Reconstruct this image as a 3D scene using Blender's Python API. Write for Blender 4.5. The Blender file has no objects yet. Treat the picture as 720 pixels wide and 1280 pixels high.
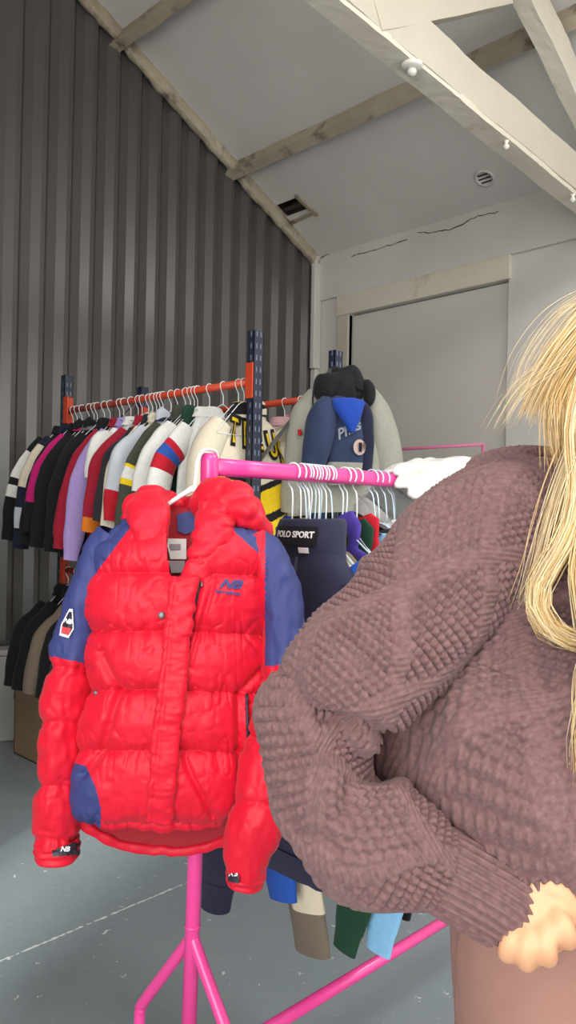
import bpy, bmesh, math, random
import numpy as np
from mathutils import Vector, Matrix, Quaternion
from mathutils.bvhtree import BVHTree
random.seed(7); rng = np.random.default_rng(7)
SC = bpy.context.scene
COL = SC.collection
PI = math.pi
# ------------------------------------------------------------------ camera frame
F_PX, EYE = 980.0, 1.35
ROLL, PITCH = 0.0195, 0.0045
CAM = np.array([0.0, 0.0, EYE])
_f0 = np.array([-math.sqrt(.5), math.sqrt(.5), 0.0]); _r0 = np.array([math.sqrt(.5), math.sqrt(.5), 0.0]); _u0 = np.array([0, 0, 1.0])
FW = _f0*math.cos(PITCH)+_u0*math.sin(PITCH); _u1 = _u0*math.cos(PITCH)-_f0*math.sin(PITCH)
RT = _r0*math.cos(ROLL)+_u1*math.sin(ROLL); UP = _u1*math.cos(ROLL)-_r0*math.sin(ROLL)
TOCAM = -FW
def ray(px, py):
    return FW + RT*((px-360.0)/F_PX) + UP*((640.0-py)/F_PX)
def P(px, py, z):                       # the place seen at a pixel, z metres in front of the lens
    return CAM + ray(px, py)*z
def Pv(px, py, z):
    px, py, z = np.broadcast_arrays(np.asarray(px, float), np.asarray(py, float), np.asarray(z, float))
    return CAM + (FW + RT*((px-360.0)/F_PX)[..., None] + UP*((640.0-py)/F_PX)[..., None])*z[..., None]
def hit(px, py, axis, val):
    d = ray(px, py); return CAM + d*((val-CAM[axis])/d[axis])
# ------------------------------------------------------------------ maths
def lin(c):
    c = np.asarray(c, float)/255.0
    return tuple(np.where(c <= .04045, c/12.92, ((c+.055)/1.055)**2.4))
def spline(keys, n):
    """Catmull-Rom through rows of keys (arc parameter by index), n samples."""
    K = np.asarray(keys, float)
    if K.ndim == 1: K = K[:, None]
    m = len(K)
    if m == 2:
        t = np.linspace(0, 1, n)[:, None]; return K[0]*(1-t)+K[1]*t
    Kp = np.vstack([2*K[0]-K[1], K, 2*K[-1]-K[-2]])
    t = np.linspace(0, m-1-1e-9, n); i = t.astype(int); f = (t-i)[:, None]
    p0, p1, p2, p3 = Kp[i], Kp[i+1], Kp[i+2], Kp[i+3]
    return .5*((2*p1)+(-p0+p2)*f+(2*p0-5*p1+4*p2-p3)*f**2+(-p0+3*p1-3*p2+p3)*f**3)
def resample(pts, n, cols=3):
    pts = np.asarray(pts, float)
    d = np.r_[0, np.cumsum(np.linalg.norm(np.diff(pts[:, :cols], axis=0), axis=1))]
    t = np.linspace(0, d[-1], n)
    return np.stack([np.interp(t, d, pts[:, k]) for k in range(pts.shape[1])], 1)
def vnoise(p, scale, seed=0):
    """smooth value noise in -1..1 on an array of points"""
    q = np.asarray(p, float)*scale + seed*17.31
    i = np.floor(q).astype(np.int64); f = q-i; f = f*f*(3-2*f)
    def h(a):
        n = (a[..., 0]*374761393 + a[..., 1]*668265263 + a[..., 2]*2147483647 + seed*982451653) & 0x7fffffff
        n = ((n ^ (n >> 13))*1274126177) & 0x7fffffff
        return ((n ^ (n >> 16)) & 0xffff)/32767.5 - 1.0
    r = 0
    for dx in (0, 1):
        for dy in (0, 1):
            for dz in (0, 1):
                w = np.where(dx, f[..., 0], 1-f[..., 0])*np.where(dy, f[..., 1], 1-f[..., 1])*np.where(dz, f[..., 2], 1-f[..., 2])
                r = r + w*h(i+np.array([dx, dy, dz]))
    return r
def nrmz(v):
    v = np.asarray(v, float); return v/np.maximum(np.linalg.norm(v, axis=-1, keepdims=True), 1e-9)
# ------------------------------------------------------------------ mesh building
def mesh(name, V, Fs, uv=None, mi=None, smooth=True):
    """V (n,3); Fs (m,k) quads or list of lists"""
    me = bpy.data.meshes.new(name)
    V = np.ascontiguousarray(V, dtype=np.float32)
    if isinstance(Fs, np.ndarray):
        k = Fs.shape[1]; tot = np.full(len(Fs), k, np.int32); flat = Fs.ravel().astype(np.int32)
    else:
        tot = np.array([len(f) for f in Fs], np.int32); flat = np.array([i for f in Fs for i in f], np.int32)
    me.vertices.add(len(V)); me.vertices.foreach_set('co', V.ravel())
    me.loops.add(len(flat)); me.loops.foreach_set('vertex_index', flat)
    me.polygons.add(len(tot)); me.polygons.foreach_set('loop_start', np.r_[0, np.cumsum(tot)[:-1]].astype(np.int32))
    if mi is not None: me.polygons.foreach_set('material_index', np.asarray(mi, np.int32))
    me.polygons.foreach_set('use_smooth', np.full(len(tot), bool(smooth)))
    if uv is not None:
        L = me.uv_layers.new(name='UVMap'); L.data.foreach_set('uv', np.asarray(uv, np.float32)[flat].ravel())
    me.update(calc_edges=True); me.validate()
    return me
class MB:
    """collects shapes into one mesh"""
    def __init__(s): s.V = []; s.F = []; s.M = []; s.n = 0
    def add(s, V, Fs, mi=0):
        V = np.asarray(V, float).reshape(-1, 3)
        for f in (Fs.tolist() if isinstance(Fs, np.ndarray) else Fs):
            s.F.append([i+s.n for i in f]); s.M.append(mi)
        s.V.append(V); s.n += len(V); return s
    def box(s, lo, hi, mi=0, bevel=0.0, mat=None):
        lo = np.array(lo, float); hi = np.array(hi, float)
        bm = bmesh.new(); bmesh.ops.create_cube(bm, size=1)
        for v in bm.verts: v.co = Vector((lo+(np.array(v.co)+.5)*(hi-lo)).tolist())
        if bevel > 0:
            bmesh.ops.bevel(bm, geom=bm.edges[:], offset=bevel, segments=2, affect='EDGES', profile=.5)
        bm.verts.index_update()
        V = np.array([v.co[:] for v in bm.verts]); Fs = [[v.index for v in f.verts] for f in bm.faces]; bm.free()
        if mat is not None: V = V @ np.asarray(mat)[:3, :3].T + np.asarray(mat)[:3, 3]
        return s.add(V, Fs, mi)
    def beam(s, a, b, w, h, up=(0, 0, 1), mi=0, bevel=0.0):
        a = np.array(a, float); b = np.array(b, float); d = b-a; L = np.linalg.norm(d); d /= L
        side = nrmz(np.cross(d, up)); u = np.cross(side, d)
        M = np.eye(4); M[:3, 0] = d; M[:3, 1] = side; M[:3, 2] = u; M[:3, 3] = a
        return s.box((0, -w/2, -h/2), (L, w/2, h/2), mi, bevel, M)
    def tube(s, pts, r, n=10, mi=0, cap=True):
        V, Fs = tube_geo(pts, r, n, cap); return s.add(V, Fs, mi)
    def build(s, name, mats, parent=None, smooth=False):
        me = mesh(name, np.vstack(s.V), s.F, mi=s.M, smooth=smooth)
        return link(name, me, mats, parent)
def frames(pts, ref=None):
    T = nrmz(np.gradient(pts, axis=0)); N = np.zeros_like(T)
    r = np.array(ref if ref is not None else ((0, 0, 1) if abs(T[0, 2]) < .9 else (1, 0, 0)), float)
    n = r - T[0]*r.dot(T[0])
    if np.linalg.norm(n) < 1e-6: n = np.cross(T[0], (0, 1, 0))
    for i in range(len(pts)):
        n = n - T[i]*n.dot(T[i]); n = n/max(np.linalg.norm(n), 1e-9); N[i] = n
    return T, N, np.cross(T, N)
def grid_faces(n, m, wrap=True):
    i = np.arange(n-1)[:, None]; j = np.arange(m if wrap else m-1)[None, :]
    a = i*m+j; b = i*m+(j+1) % m
    return np.stack([a, b, b+m, a+m], -1).reshape(-1, 4)
def tube_geo(pts, r, n=10, cap=True):
    pts = np.asarray(pts, float); k = len(pts); r = np.broadcast_to(np.asarray(r, float), (k,))
    T, N, B = frames(pts); a = np.arange(n)*2*PI/n
    V = pts[:, None]+(N[:, None]*np.cos(a)[None, :, None]+B[:, None]*np.sin(a)[None, :, None])*r[:, None, None]
    Fs = grid_faces(k, n).tolist()
    if cap: Fs += [list(range(n))[::-1], list(range((k-1)*n, k*n))]
    return V.reshape(-1, 3), Fs
def link(name, me, mats=None, parent=None):
    o = bpy.data.objects.new(name, me); COL.objects.link(o)
    if mats is not None:
        for m in (mats if isinstance(mats, (list, tuple)) else [mats]): me.materials.append(m)
    if parent is not None:
        o.parent = parent; o.matrix_parent_inverse = parent_world(parent).inverted()
    return o
def parent_world(o):
    if o.parent is None: return o.matrix_basis.copy()
    return parent_world(o.parent) @ o.matrix_parent_inverse @ o.matrix_basis
def tag(o, label=None, cat=None, group=None, kind=None):
    if label: o['label'] = label
    if cat: o['category'] = cat
    if group: o['group'] = group
    if kind: o['kind'] = kind
    return o
def thing(name, label, cat, loc=(0, 0, 0), group=None, rz=0):
    o = bpy.data.objects.new(name, None); COL.objects.link(o); o.empty_display_size = .1
    o.location = Vector([float(x) for x in loc]); o.rotation_euler = (0, 0, rz)
    return tag(o, label, cat, group)
def sgnpow(x, e): return np.sign(x)*np.abs(x)**e
def sweep(pts, hw, hd, front, n=60, m=40, e=1.0, disp=None, hb=None, close=(False, False), shape=None, up=None):
    """closed-section sweep along a path. pts,hw,hd[,hb] key rows are splined to n sections of m points.
    hw: half width, hd: half depth to the front, hb: to the back. disp(U,V,X,N)-> offset along the normal (U 0..1 round, V 0..1 along).
    Returns dict(V, F, uv, n, m, U, Vv)"""
    pts = np.asarray(pts, float); hw = np.broadcast_to(np.asarray(hw, float), (len(pts),)); hd = np.broadcast_to(np.asarray(hd, float), (len(pts),))
    hb = hd if hb is None else np.broadcast_to(np.asarray(hb, float), (len(pts),))
    K = np.column_stack([pts, hw, hd, hb])
    S = spline(K, max(n, 8)*2); S = resample(S, n, None if up is not None else 3)
    C = S[:, :3]; T = nrmz(np.gradient(C, axis=0))
    if up is not None: T = np.broadcast_to(nrmz(np.asarray(up, float)), C.shape)
    fr = np.asarray(front, float)
    if fr.ndim == 2: fr = resample_rows(fr, n)
    side = nrmz(np.cross(T, fr)); f = nrmz(np.cross(side, T))
    a = np.arange(m)*2*PI/m
    ee = e
    c = sgnpow(np.cos(a), ee); s = sgnpow(np.sin(a), ee)
    dep = np.where(s[None, :] > 0, S[:, 4][:, None], S[:, 5][:, None])
    X = C[:, None]+side[:, None]*(S[:, 3][:, None, None]*c[None, :, None])+f[:, None]*(dep*s[None, :])[..., None]
    if shape is not None: X = shape(X, a, np.linspace(0, 1, n), side, f)
    # metric uv
    dl = np.r_[0, np.cumsum(np.linalg.norm(np.diff(S[:, :4] if up is not None else C, axis=0), axis=1))]
    seg = np.linalg.norm(np.roll(X, -1, 1)-X, axis=2); au = np.c_[np.zeros(n), np.cumsum(seg, 1)[:, :-1]]
    mid = len(C)//2; cu = np.broadcast_to(au[mid][None, :], (n, m)); vu = np.broadcast_to(dl[:, None], (n, m))
    U = np.broadcast_to((a/(2*PI))[None, :], (n, m)); Vv = np.broadcast_to(np.linspace(0, 1, n)[:, None], (n, m))
    if disp is not None:
        N = grid_normals(X); X = X + N*disp(U, Vv, X, cu, vu)[..., None]
    Fs = grid_faces(n, m)[:, ::-1]
    V = X.reshape(-1, 3); uv = np.stack([cu.ravel(), vu.ravel()], 1)
    if close[0] or close[1]:
        Fs = Fs.tolist()
        if close[0]: Fs.append(list(range(m)))
        if close[1]: Fs.append(list(range((n-1)*m, n*m))[::-1])
    return dict(V=V, F=Fs, uv=uv, n=n, m=m, X=X, U=U, Vv=Vv, cu=cu, vu=vu)
def resample_rows(fr, n):
    t = np.linspace(0, len(fr)-1, n); return np.stack([np.interp(t, np.arange(len(fr)), fr[:, k]) for k in range(3)], 1)
def grid_normals(X):
    du = np.roll(X, -1, 1)-np.roll(X, 1, 1); dv = np.gradient(X, axis=0)
    return nrmz(np.cross(dv, du))
def put(name, g, mats, parent=None, mi=None, smooth=True, solid=0.0):
    nf = len(g['F'])
    if mi is not None and len(mi) < nf: mi = np.r_[mi, np.zeros(nf-len(mi), int)]
    o = link(name, mesh(name, g['V'], g['F'], uv=g.get('uv'), mi=mi, smooth=smooth), mats, parent)
    if solid:
        md = o.modifiers.new('thickness', 'SOLIDIFY'); md.thickness = solid; md.offset = 1.0 if solid > 0 else -1.0
    return o
def face_mean(A, n, m):
    """per-face mean of an (n,m) array on a wrapped grid"""
    B = np.roll(A, -1, 1); return ((A[:-1]+B[:-1]+A[1:]+B[1:])/4).ravel()
def grid_sheet(X, thick=0.0, nrm=None):
    """open (n,m,3) grid turned into a closed slab"""
    n, m = X.shape[:2]; N = grid_normals_open(X)
    A = X; B = X - N*thick
    F1 = grid_faces(n, m, False); F2 = F1[:, ::-1]+n*m
    idx = np.arange(n*m).reshape(n, m)
    rim = np.r_[idx[0, :-1], idx[:-1, -1], idx[-1, :0:-1], idx[:0:-1, 0]]
    q = np.stack([rim, rim+n*m, np.roll(rim, -1)+n*m, np.roll(rim, -1)], 1)
    return np.vstack([A.reshape(-1, 3), B.reshape(-1, 3)]), np.vstack([F1, F2, q])
def grid_normals_open(X):
    return nrmz(np.cross(np.gradient(X, axis=1), np.gradient(X, axis=0)))
def bvh_of(o):
    me = o.data; M = parent_world(o) if o.parent is None else (parent_world(o.parent) @ o.matrix_parent_inverse @ o.matrix_basis)
    vs = [M @ v.co for v in me.vertices]; return BVHTree.FromPolygons(vs, [tuple(p.vertices) for p in me.polygons])
def text_polys(body, size=1.0, shear=0.0, bold=0.0, res=3):
    cu = bpy.data.curves.new('txt', 'FONT'); cu.body = body; cu.size = size; cu.shear = shear; cu.align_x = 'CENTER'; cu.align_y = 'CENTER'; cu.offset = bold; cu.resolution_u = res
    o = bpy.data.objects.new('txt', cu); COL.objects.link(o)
    dg = bpy.context.evaluated_depsgraph_get(); dg.update(); me = bpy.data.meshes.new_from_object(o.evaluated_get(dg))
    V = np.array([v.co[:] for v in me.vertices]) if len(me.vertices) else np.zeros((0, 3)); Fs = [list(p.vertices) for p in me.polygons]
    bpy.data.objects.remove(o); bpy.data.curves.remove(cu); bpy.data.meshes.remove(me)
    return V, Fs
def decal(name, V2, Fs, origin, ax, ay, bvh, direction, mats, parent, lift=.0015, thick=.001, mi=None):
    """flat outline V2 (x,y) laid onto a surface by casting along direction; closed, thin"""
    origin = np.asarray(origin, float); ax = np.asarray(ax, float); ay = np.asarray(ay, float); d = nrmz(direction)
    bm = bmesh.new(); vs = [bm.verts.new((float(v[0]), float(v[1]), 0)) for v in V2]
    for k, f in enumerate(Fs):
        try:
            ff = bm.faces.new([vs[i] for i in f]); ff.material_index = 0 if mi is None else mi[k]
        except ValueError: pass
    W = []
    last = None
    for v in bm.verts:
        p = origin+ax*v.co.x+ay*v.co.y
        h = bvh.ray_cast(Vector((p-d*.25).tolist()), Vector(d.tolist()), .6)
        q = np.array(h[0][:]) if h[0] is not None else (p if last is None else p + d*last)
        last = (q-p).dot(d)
        v.co = Vector((q-d*lift).tolist())
    r = bmesh.ops.extrude_face_region(bm, geom=bm.faces[:])
    for g in r['geom']:
        if isinstance(g, bmesh.types.BMVert): g.co += Vector((-d*thick).tolist())
    bmesh.ops.recalc_face_normals(bm, faces=bm.faces[:])
    me = bpy.data.meshes.new(name); bm.to_mesh(me); bm.free()
    return link(name, me, mats, parent)
def rect_grid(w, h, nx=10, ny=6, x0=None, y0=None):
    x = np.linspace(-w/2, w/2, nx) if x0 is None else np.linspace(x0, x0+w, nx); y = np.linspace(-h/2, h/2, ny) if y0 is None else np.linspace(y0, y0+h, ny)
    XX, YY = np.meshgrid(x, y); return np.stack([XX.ravel(), YY.ravel()], 1), grid_faces(ny, nx, False).tolist()
# ------------------------------------------------------------------ materials
def nd(nt, t, **kw):
    n = nt.nodes.new(t)
    for k, v in kw.items():
        if k in n.inputs: n.inputs[k].default_value = v
        else: setattr(n, k, v)
    return n
_mats = {}
def mat(name, rgb, rough=.8, noise=0.0, nscale=40, bump=0.0, bscale=300, metal=0.0, sheen=0.0, spec=.5, coat=0.0, rgb2=None, detail=4):
    if name in _mats: return _mats[name]
    m = bpy.data.materials.new(name); m.use_nodes = True; nt = m.node_tree; b = nt.nodes['Principled BSDF']
    b.inputs['Roughness'].default_value = rough; b.inputs['Metallic'].default_value = metal
    b.inputs['Specular IOR Level'].default_value = spec
    if sheen: b.inputs['Sheen Weight'].default_value = sheen; b.inputs['Sheen Roughness'].default_value = .5
    if coat: b.inputs['Coat Weight'].default_value = coat; b.inputs['Coat Roughness'].default_value = .15
    c = lin(rgb); c2 = lin(rgb2) if rgb2 is not None else tuple(x*.72 for x in c)
    tc = nd(nt, 'ShaderNodeTexCoord')
    if noise > 0:
        n = nd(nt, 'ShaderNodeTexNoise', Scale=nscale, Detail=detail); nt.links.new(tc.outputs['Object'], n.inputs['Vector'])
        r = nd(nt, 'ShaderNodeMapRange'); r.inputs['From Min'].default_value = .5-.3/max(noise, .01)*.5; r.inputs['From Max'].default_value = .5+.3/max(noise, .01)*.5
        nt.links.new(n.outputs['Fac'], r.inputs['Value'])
        x = nd(nt, 'ShaderNodeMix', data_type='RGBA'); x.inputs[6].default_value = (*c2, 1); x.inputs[7].default_value = (*c, 1)
        nt.links.new(r.outputs['Result'], x.inputs[0]); nt.links.new(x.outputs[2], b.inputs['Base Color'])
    else:
        b.inputs['Base Color'].default_value = (*c, 1)
    if bump > 0:
        n2 = nd(nt, 'ShaderNodeTexNoise', Scale=bscale, Detail=3); nt.links.new(tc.outputs['Object'], n2.inputs['Vector'])
        bp = nd(nt, 'ShaderNodeBump', Strength=bump, Distance=.002); nt.links.new(n2.outputs['Fac'], bp.inputs['Height']); nt.links.new(bp.outputs['Normal'], b.inputs['Normal'])
    _mats[name] = m; return m
def cloth(name, rgb, **kw):
    a = dict(rough=.85, noise=.35, nscale=60, bump=.35, bscale=500, sheen=.08, spec=.25, rgb2=tuple(np.array(rgb)*.9)); a.update(kw); return mat(name, rgb, **a)
# ================================================================== ROOM
WY, WX = 4.9, -4.61                      # door wall, corrugated wall
EAVE, SLOPE = EYE+2.19, .526
YB, XR = -3.0, 3.2                       # rear wall (with the open roller door), right wall
YM = (WY+YB)/2
def roof_z(y): return EAVE+SLOPE*(min(WY-y, y-YB))
def wallmat(name, rgb, rgb2, bump=.5, stain=None):
    m = mat(name, rgb, rough=.85, noise=.6, nscale=1.7, rgb2=rgb2, detail=8)
    nt = m.node_tree; b = nt.nodes['Principled BSDF']; tc = nt.nodes['Texture Coordinate']
    n = nd(nt, 'ShaderNodeTexNoise', Scale=14.0, Detail=8); nt.links.new(tc.outputs['Object'], n.inputs['Vector'])
    bp = nd(nt, 'ShaderNodeBump', Strength=bump, Distance=.008); nt.links.new(n.outputs['Fac'], bp.inputs['Height']); nt.links.new(bp.outputs['Normal'], b.inputs['Normal'])
    if stain is not None:
        n3 = nd(nt, 'ShaderNodeTexNoise', Scale=stain[1], Detail=10); n3.inputs['Roughness'].default_value = .65
        nt.links.new(tc.outputs['Object'], n3.inputs['Vector'])
        r = nd(nt, 'ShaderNodeMapRange'); r.inputs['From Min'].default_value = stain[2]; r.inputs['From Max'].default_value = stain[2]+.16
        nt.links.new(n3.outputs['Fac'], r.inputs['Value'])
        src = b.inputs['Base Color'].links[0].from_socket
        x = nd(nt, 'ShaderNodeMix', data_type='RGBA'); x.inputs[7].default_value = (*lin(stain[0]), 1)
        nt.links.new(r.outputs['Result'], x.inputs[0]); nt.links.new(src, x.inputs[6]); nt.links.new(x.outputs[2], b.inputs['Base Color'])
    return m
M_wall = wallmat('painted_masonry', (206, 202, 196), (192, 188, 181), .35, ((172, 164, 150), 1.3, .66))
M_ceil = wallmat('painted_ceiling_board', (210, 207, 202), (198, 194, 189), .12)
M_wood = wallmat('whitewashed_timber', (214, 208, 194), (196, 188, 170), .7, ((134, 110, 84), 4.0, .60))
M_dirty = wallmat('stained_timber', (182, 171, 150), (152, 139, 118), .9, ((92, 76, 60), 5.0, .53))
M_clean = wallmat('cream_timber', (192, 186, 171), (180, 172, 156), .3, ((150, 135, 112), 6.0, .70))
M_door = mat('grey_painted_door', (200, 195, 188), rough=.6, noise=.3, nscale=2, rgb2=(192, 187, 180))
M_gap = mat('dark_gap', (40, 36, 33), rough=.9)
# floor
def floor_material():
    m = bpy.data.materials.new('painted_concrete'); m.use_nodes = True; nt = m.node_tree; b = nt.nodes['Principled BSDF']
    tc = nd(nt, 'ShaderNodeTexCoord'); L = nt.links.new
    n = nd(nt, 'ShaderNodeTexNoise', Scale=2.2, Detail=8); L(tc.outputs['Object'], n.inputs['Vector'])
    cr = nd(nt, 'ShaderNodeMix', data_type='RGBA'); cr.inputs[6].default_value = (*lin((122, 133, 138)), 1); cr.inputs[7].default_value = (*lin((140, 150, 154)), 1); L(n.outputs['Fac'], cr.inputs[0])
    def flecks(scale, seed, keep, size):
        mp = nd(nt, 'ShaderNodeMapping'); mp.inputs['Location'].default_value = (seed, seed*1.7, 0); L(tc.outputs['Object'], mp.inputs['Vector'])
        wn = nd(nt, 'ShaderNodeTexNoise', Scale=scale*3, Detail=2); L(mp.outputs['Vector'], wn.inputs['Vector'])
        ad = nd(nt, 'ShaderNodeMix', data_type='RGBA', blend_type='ADD'); ad.inputs[0].default_value = .06; L(mp.outputs['Vector'], ad.inputs[6]); L(wn.outputs['Color'], ad.inputs[7])
        v = nd(nt, 'ShaderNodeTexVoronoi', Scale=scale); L(ad.outputs[2], v.inputs['Vector'])
        lt = nd(nt, 'ShaderNodeMath', operation='LESS_THAN'); lt.inputs[1].default_value = size; L(v.outputs['Distance'], lt.inputs[0])
        sep = nd(nt, 'ShaderNodeSeparateColor'); L(v.outputs['Color'], sep.inputs[0])
        k = nd(nt, 'ShaderNodeMath', operation='GREATER_THAN'); k.inputs[1].default_value = keep; L(sep.outputs[0], k.inputs[0])
        mu = nd(nt, 'ShaderNodeMath', operation='MULTIPLY'); L(lt.outputs[0], mu.inputs[0]); L(k.outputs[0], mu.inputs[1]); return mu.outputs[0]
    f1 = flecks(26, 3.1, .90, .16); f2 = flecks(9, 7.7, .86, .10); f3 = flecks(60, 1.3, .93, .2)
    mx = nd(nt, 'ShaderNodeMath', operation='MAXIMUM'); L(f1, mx.inputs[0]); L(f2, mx.inputs[1])
    mx2 = nd(nt, 'ShaderNodeMath', operation='MAXIMUM'); L(mx.outputs[0], mx2.inputs[0]); L(f3, mx2.inputs[1])
    # worn joint line
    p0 = hit(8, 1198, 2, 0); p1 = hit(232, 1104, 2, 0); d = nrmz(p1-p0); nn = (-d[1], d[0], 0)
    dt = nd(nt, 'ShaderNodeVectorMath', operation='DOT_PRODUCT'); dt.inputs[1].default_value = nn; L(tc.outputs['Object'], dt.inputs[0])
    sb = nd(nt, 'ShaderNodeMath', operation='SUBTRACT'); sb.inputs[1].default_value = float(np.dot(p0, nn)); L(dt.outputs['Value'], sb.inputs[0])
    ab = nd(nt, 'ShaderNodeMath', operation='ABSOLUTE'); L(sb.outputs[0], ab.inputs[0])
    n2 = nd(nt, 'ShaderNodeTexNoise', Scale=45.0, Detail=5); L(tc.outputs['Object'], n2.inputs['Vector'])
    w = nd(nt, 'ShaderNodeMapRange'); w.inputs['From Min'].default_value = .38; w.inputs['From Max'].default_value = .7; w.inputs['To Min'].default_value = 0; w.inputs['To Max'].default_value = .008; L(n2.outputs['Fac'], w.inputs['Value'])
    l2 = nd(nt, 'ShaderNodeMath', operation='LESS_THAN'); L(ab.outputs[0], l2.inputs[0]); L(w.outputs['Result'], l2.inputs[1])
    mx3 = nd(nt, 'ShaderNodeMath', operation='MAXIMUM'); L(mx2.outputs[0], mx3.inputs[0]); L(l2.outputs[0], mx3.inputs[1])
    c2 = nd(nt, 'ShaderNodeMix', data_type='RGBA'); L(mx3.outputs[0], c2.inputs[0]); L(cr.outputs[2], c2.inputs[6]); c2.inputs[7].default_value = (*lin((205, 212, 212)), 1)
    L(c2.outputs[2], b.inputs['Base Color'])
    rr = nd(nt, 'ShaderNodeMapRange'); rr.inputs['To Min'].default_value = .32; rr.inputs['To Max'].default_value = .55; L(n.outputs['Fac'], rr.inputs['Value']); L(rr.outputs['Result'], b.inputs['Roughness'])
    n4 = nd(nt, 'ShaderNodeTexNoise', Scale=30.0, Detail=6); L(tc.outputs['Object'], n4.inputs['Vector'])
    bp = nd(nt, 'ShaderNodeBump', Strength=.25, Distance=.004); L(n4.outputs['Fac'], bp.inputs['Height']); L(bp.outputs['Normal'], b.inputs['Normal'])
    return m
fl = MB().box((WX-.2, YB-.2, -.15), (XR+.2, WY+.3, 0)).build('floor', floor_material()); tag(fl, 'dark grey painted concrete floor with pale flecks and a worn joint line', 'floor', kind='structure')
# corrugated wall: trapezoid ribs standing out towards the room
M_clad = mat('grey_steel_cladding', (80, 76, 73), rough=.30, noise=.35, nscale=1.2, rgb2=(71, 68, 66), bump=.12, bscale=12, metal=.0, spec=.62)
def cladding():
    pitch, dep = .1745, .031
    prof = [(0, dep), (.030, dep), (.058, 0), (.122, 0)]        # crest, flank, valley, flank
    y = YB-.05; pts = []
    while y < WY:
        pts += [(y+a, d) for a, d in prof]; y += pitch
    pts = [(min(a, WY), d) for a, d in pts]
    zs = [0, .8, 1.6, 2.4, 3.1, None]
    V = []
    for i, (a, d) in enumerate(pts):
        top = roof_z(a)+.03
        for z in zs: V.append((WX-.031+d+.0025*math.sin(a*3.1+(z or top)*1.3), a, top if z is None else z))
    n = len(pts); k = len(zs); V = np.array(V); Fs = grid_faces(n, k, False)
    back = V.copy(); back[:, 0] = WX-.09
    Fb = Fs[:, ::-1]+n*k
    return np.vstack([V, back]), np.vstack([Fs, Fb])
V_, F_ = cladding()
o = link('wall_left', mesh('wall_left', V_, F_[:, ::-1], smooth=False), M_clad); tag(o, 'dark grey ribbed steel cladding wall', 'wall', kind='structure')
# door wall with the doorway cut out
dl, dr, dt_ = hit(437, 395, 1, WY), hit(636, 347, 1, WY), None
DX0, DX1, DZ = dl[0], dr[0], (dl[2]+dr[2])/2
wb = MB().box((WX-.1, WY, 0), (DX0, WY+.25, EAVE+.06)).box((DX1, WY, 0), (XR+.2, WY+.25, EAVE+.06)).box((DX0, WY, DZ), (DX1, WY+.25, EAVE+.06))
o = wb.build('wall_back', M_wall); tag(o, 'white painted masonry wall around the tall grey door', 'wall', kind='structure')
dr_ = thing('door_1', 'tall flat grey painted door in the white wall', 'door', ((DX0+DX1)/2, WY+.03, 0)); tag(dr_, kind='structure')
dmb = MB().box((DX0+.008, WY+.035, .01), (DX1-.02, WY+.08, DZ-.008), 0, .004); dmb.build('door_panel', M_door, dr_)
MB().box((DX0+.3, WY+.022, EYE-.02+.36), (DX1-.08, WY+.036, EYE+.09+.36), 0, .004).build('door_rail', M_door, dr_)
MB().box((DX0, WY+.082, 0), (DX1, WY+.12, DZ)).build('door_recess', M_gap, dr_)
# lintel and left jamb
def zat(px, py): return hit(px, py, 1, WY-.03)
M_lint = wallmat('stained_lintel', (208, 202, 188), (196, 188, 168), .5, ((150, 134, 96), 2.6, .58))
lm = MB().box((DX0-.13, WY-.025, DZ), (DX1+.02, WY+.01, DZ+.17), 0, .006); o = lm.build('trim_1', M_lint); tag(o, 'stained cream lintel board above the grey door', 'trim', kind='structure')
o = MB().box((DX0-.12, WY-.02, 0), (DX0, WY+.04, DZ), 0, .005).build('trim_2', M_clean); tag(o, 'cream jamb strip on the corner side of the door', 'trim', kind='structure')
# upper course of the wall, slightly proud
zb = zat(395, 385)[2]
o = MB().box((WX+.01, WY-.03, (zb+zat(720, 287)[2])/2), (XR, WY+.01, EAVE+.02), 0, .006).build('trim_3', M_wall); tag(o, 'proud top course of white wall under the roof', 'trim', kind='structure')
# roof boards, with a ragged hole cut through
hc = []
nrm_roof = nrmz(np.array([0, SLOPE, 1.0])); p_roof = np.array([0, WY, EAVE])
def roofhit(px, py, off=0):
    d = ray(px, py); q = p_roof - np.array([0, 0, off]); return CAM+d*(nrm_roof.dot(q-CAM)/nrm_roof.dot(d))
hp = [roofhit(*q) for q in ((343, 262), (369, 243), (391, 264), (362, 279))]
HX0, HX1 = sorted((np.mean([hp[0][0], hp[3][0]]), np.mean([hp[1][0], hp[2][0]])))
ys = sorted(h[1] for h in hp); HY0, HY1 = np.mean(ys[:2]), np.mean(ys[2:])
def roof():
    xs = [WX-.1, HX0, HX1, XR+.2]; yy = [YM, HY0, HY1, WY+.25]
    mb = MB(); t = .05
    for i in range(3):
        for j in range(3):
            if i == 1 and j == 1: continue
            a, b, c, d = xs[i], xs[i+1], yy[j], yy[j+1]
            z0, z1 = EAVE+SLOPE*(WY-c), EAVE+SLOPE*(WY-d)
            V = [(a, c, z0), (b, c, z0), (b, d, z1), (a, d, z1), (a, c, z0+t), (b, c, z0+t), (b, d, z1+t), (a, d, z1+t)]
            mb.add(V, [[0, 1, 2, 3][::-1], [4, 5, 6, 7], [0, 1, 5, 4], [1, 2, 6, 5], [2, 3, 7, 6], [3, 0, 4, 7]])
    a, b, c, d = WX-.1, XR+.2, YB-.25, YM
    z0, z1 = EAVE-SLOPE*.25, EAVE+SLOPE*(d-YB)
    V = [(a, c, z0), (b, c, z0), (b, d, z1), (a, d, z1), (a, c, z0+t), (b, c, z0+t), (b, d, z1+t), (a, d, z1+t)]
    mb.add(V, [[0, 1, 2, 3][::-1], [4, 5, 6, 7], [0, 1, 5, 4], [1, 2, 6, 5], [2, 3, 7, 6], [3, 0, 4, 7]])
    return mb.build('ceiling', M_ceil)
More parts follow.
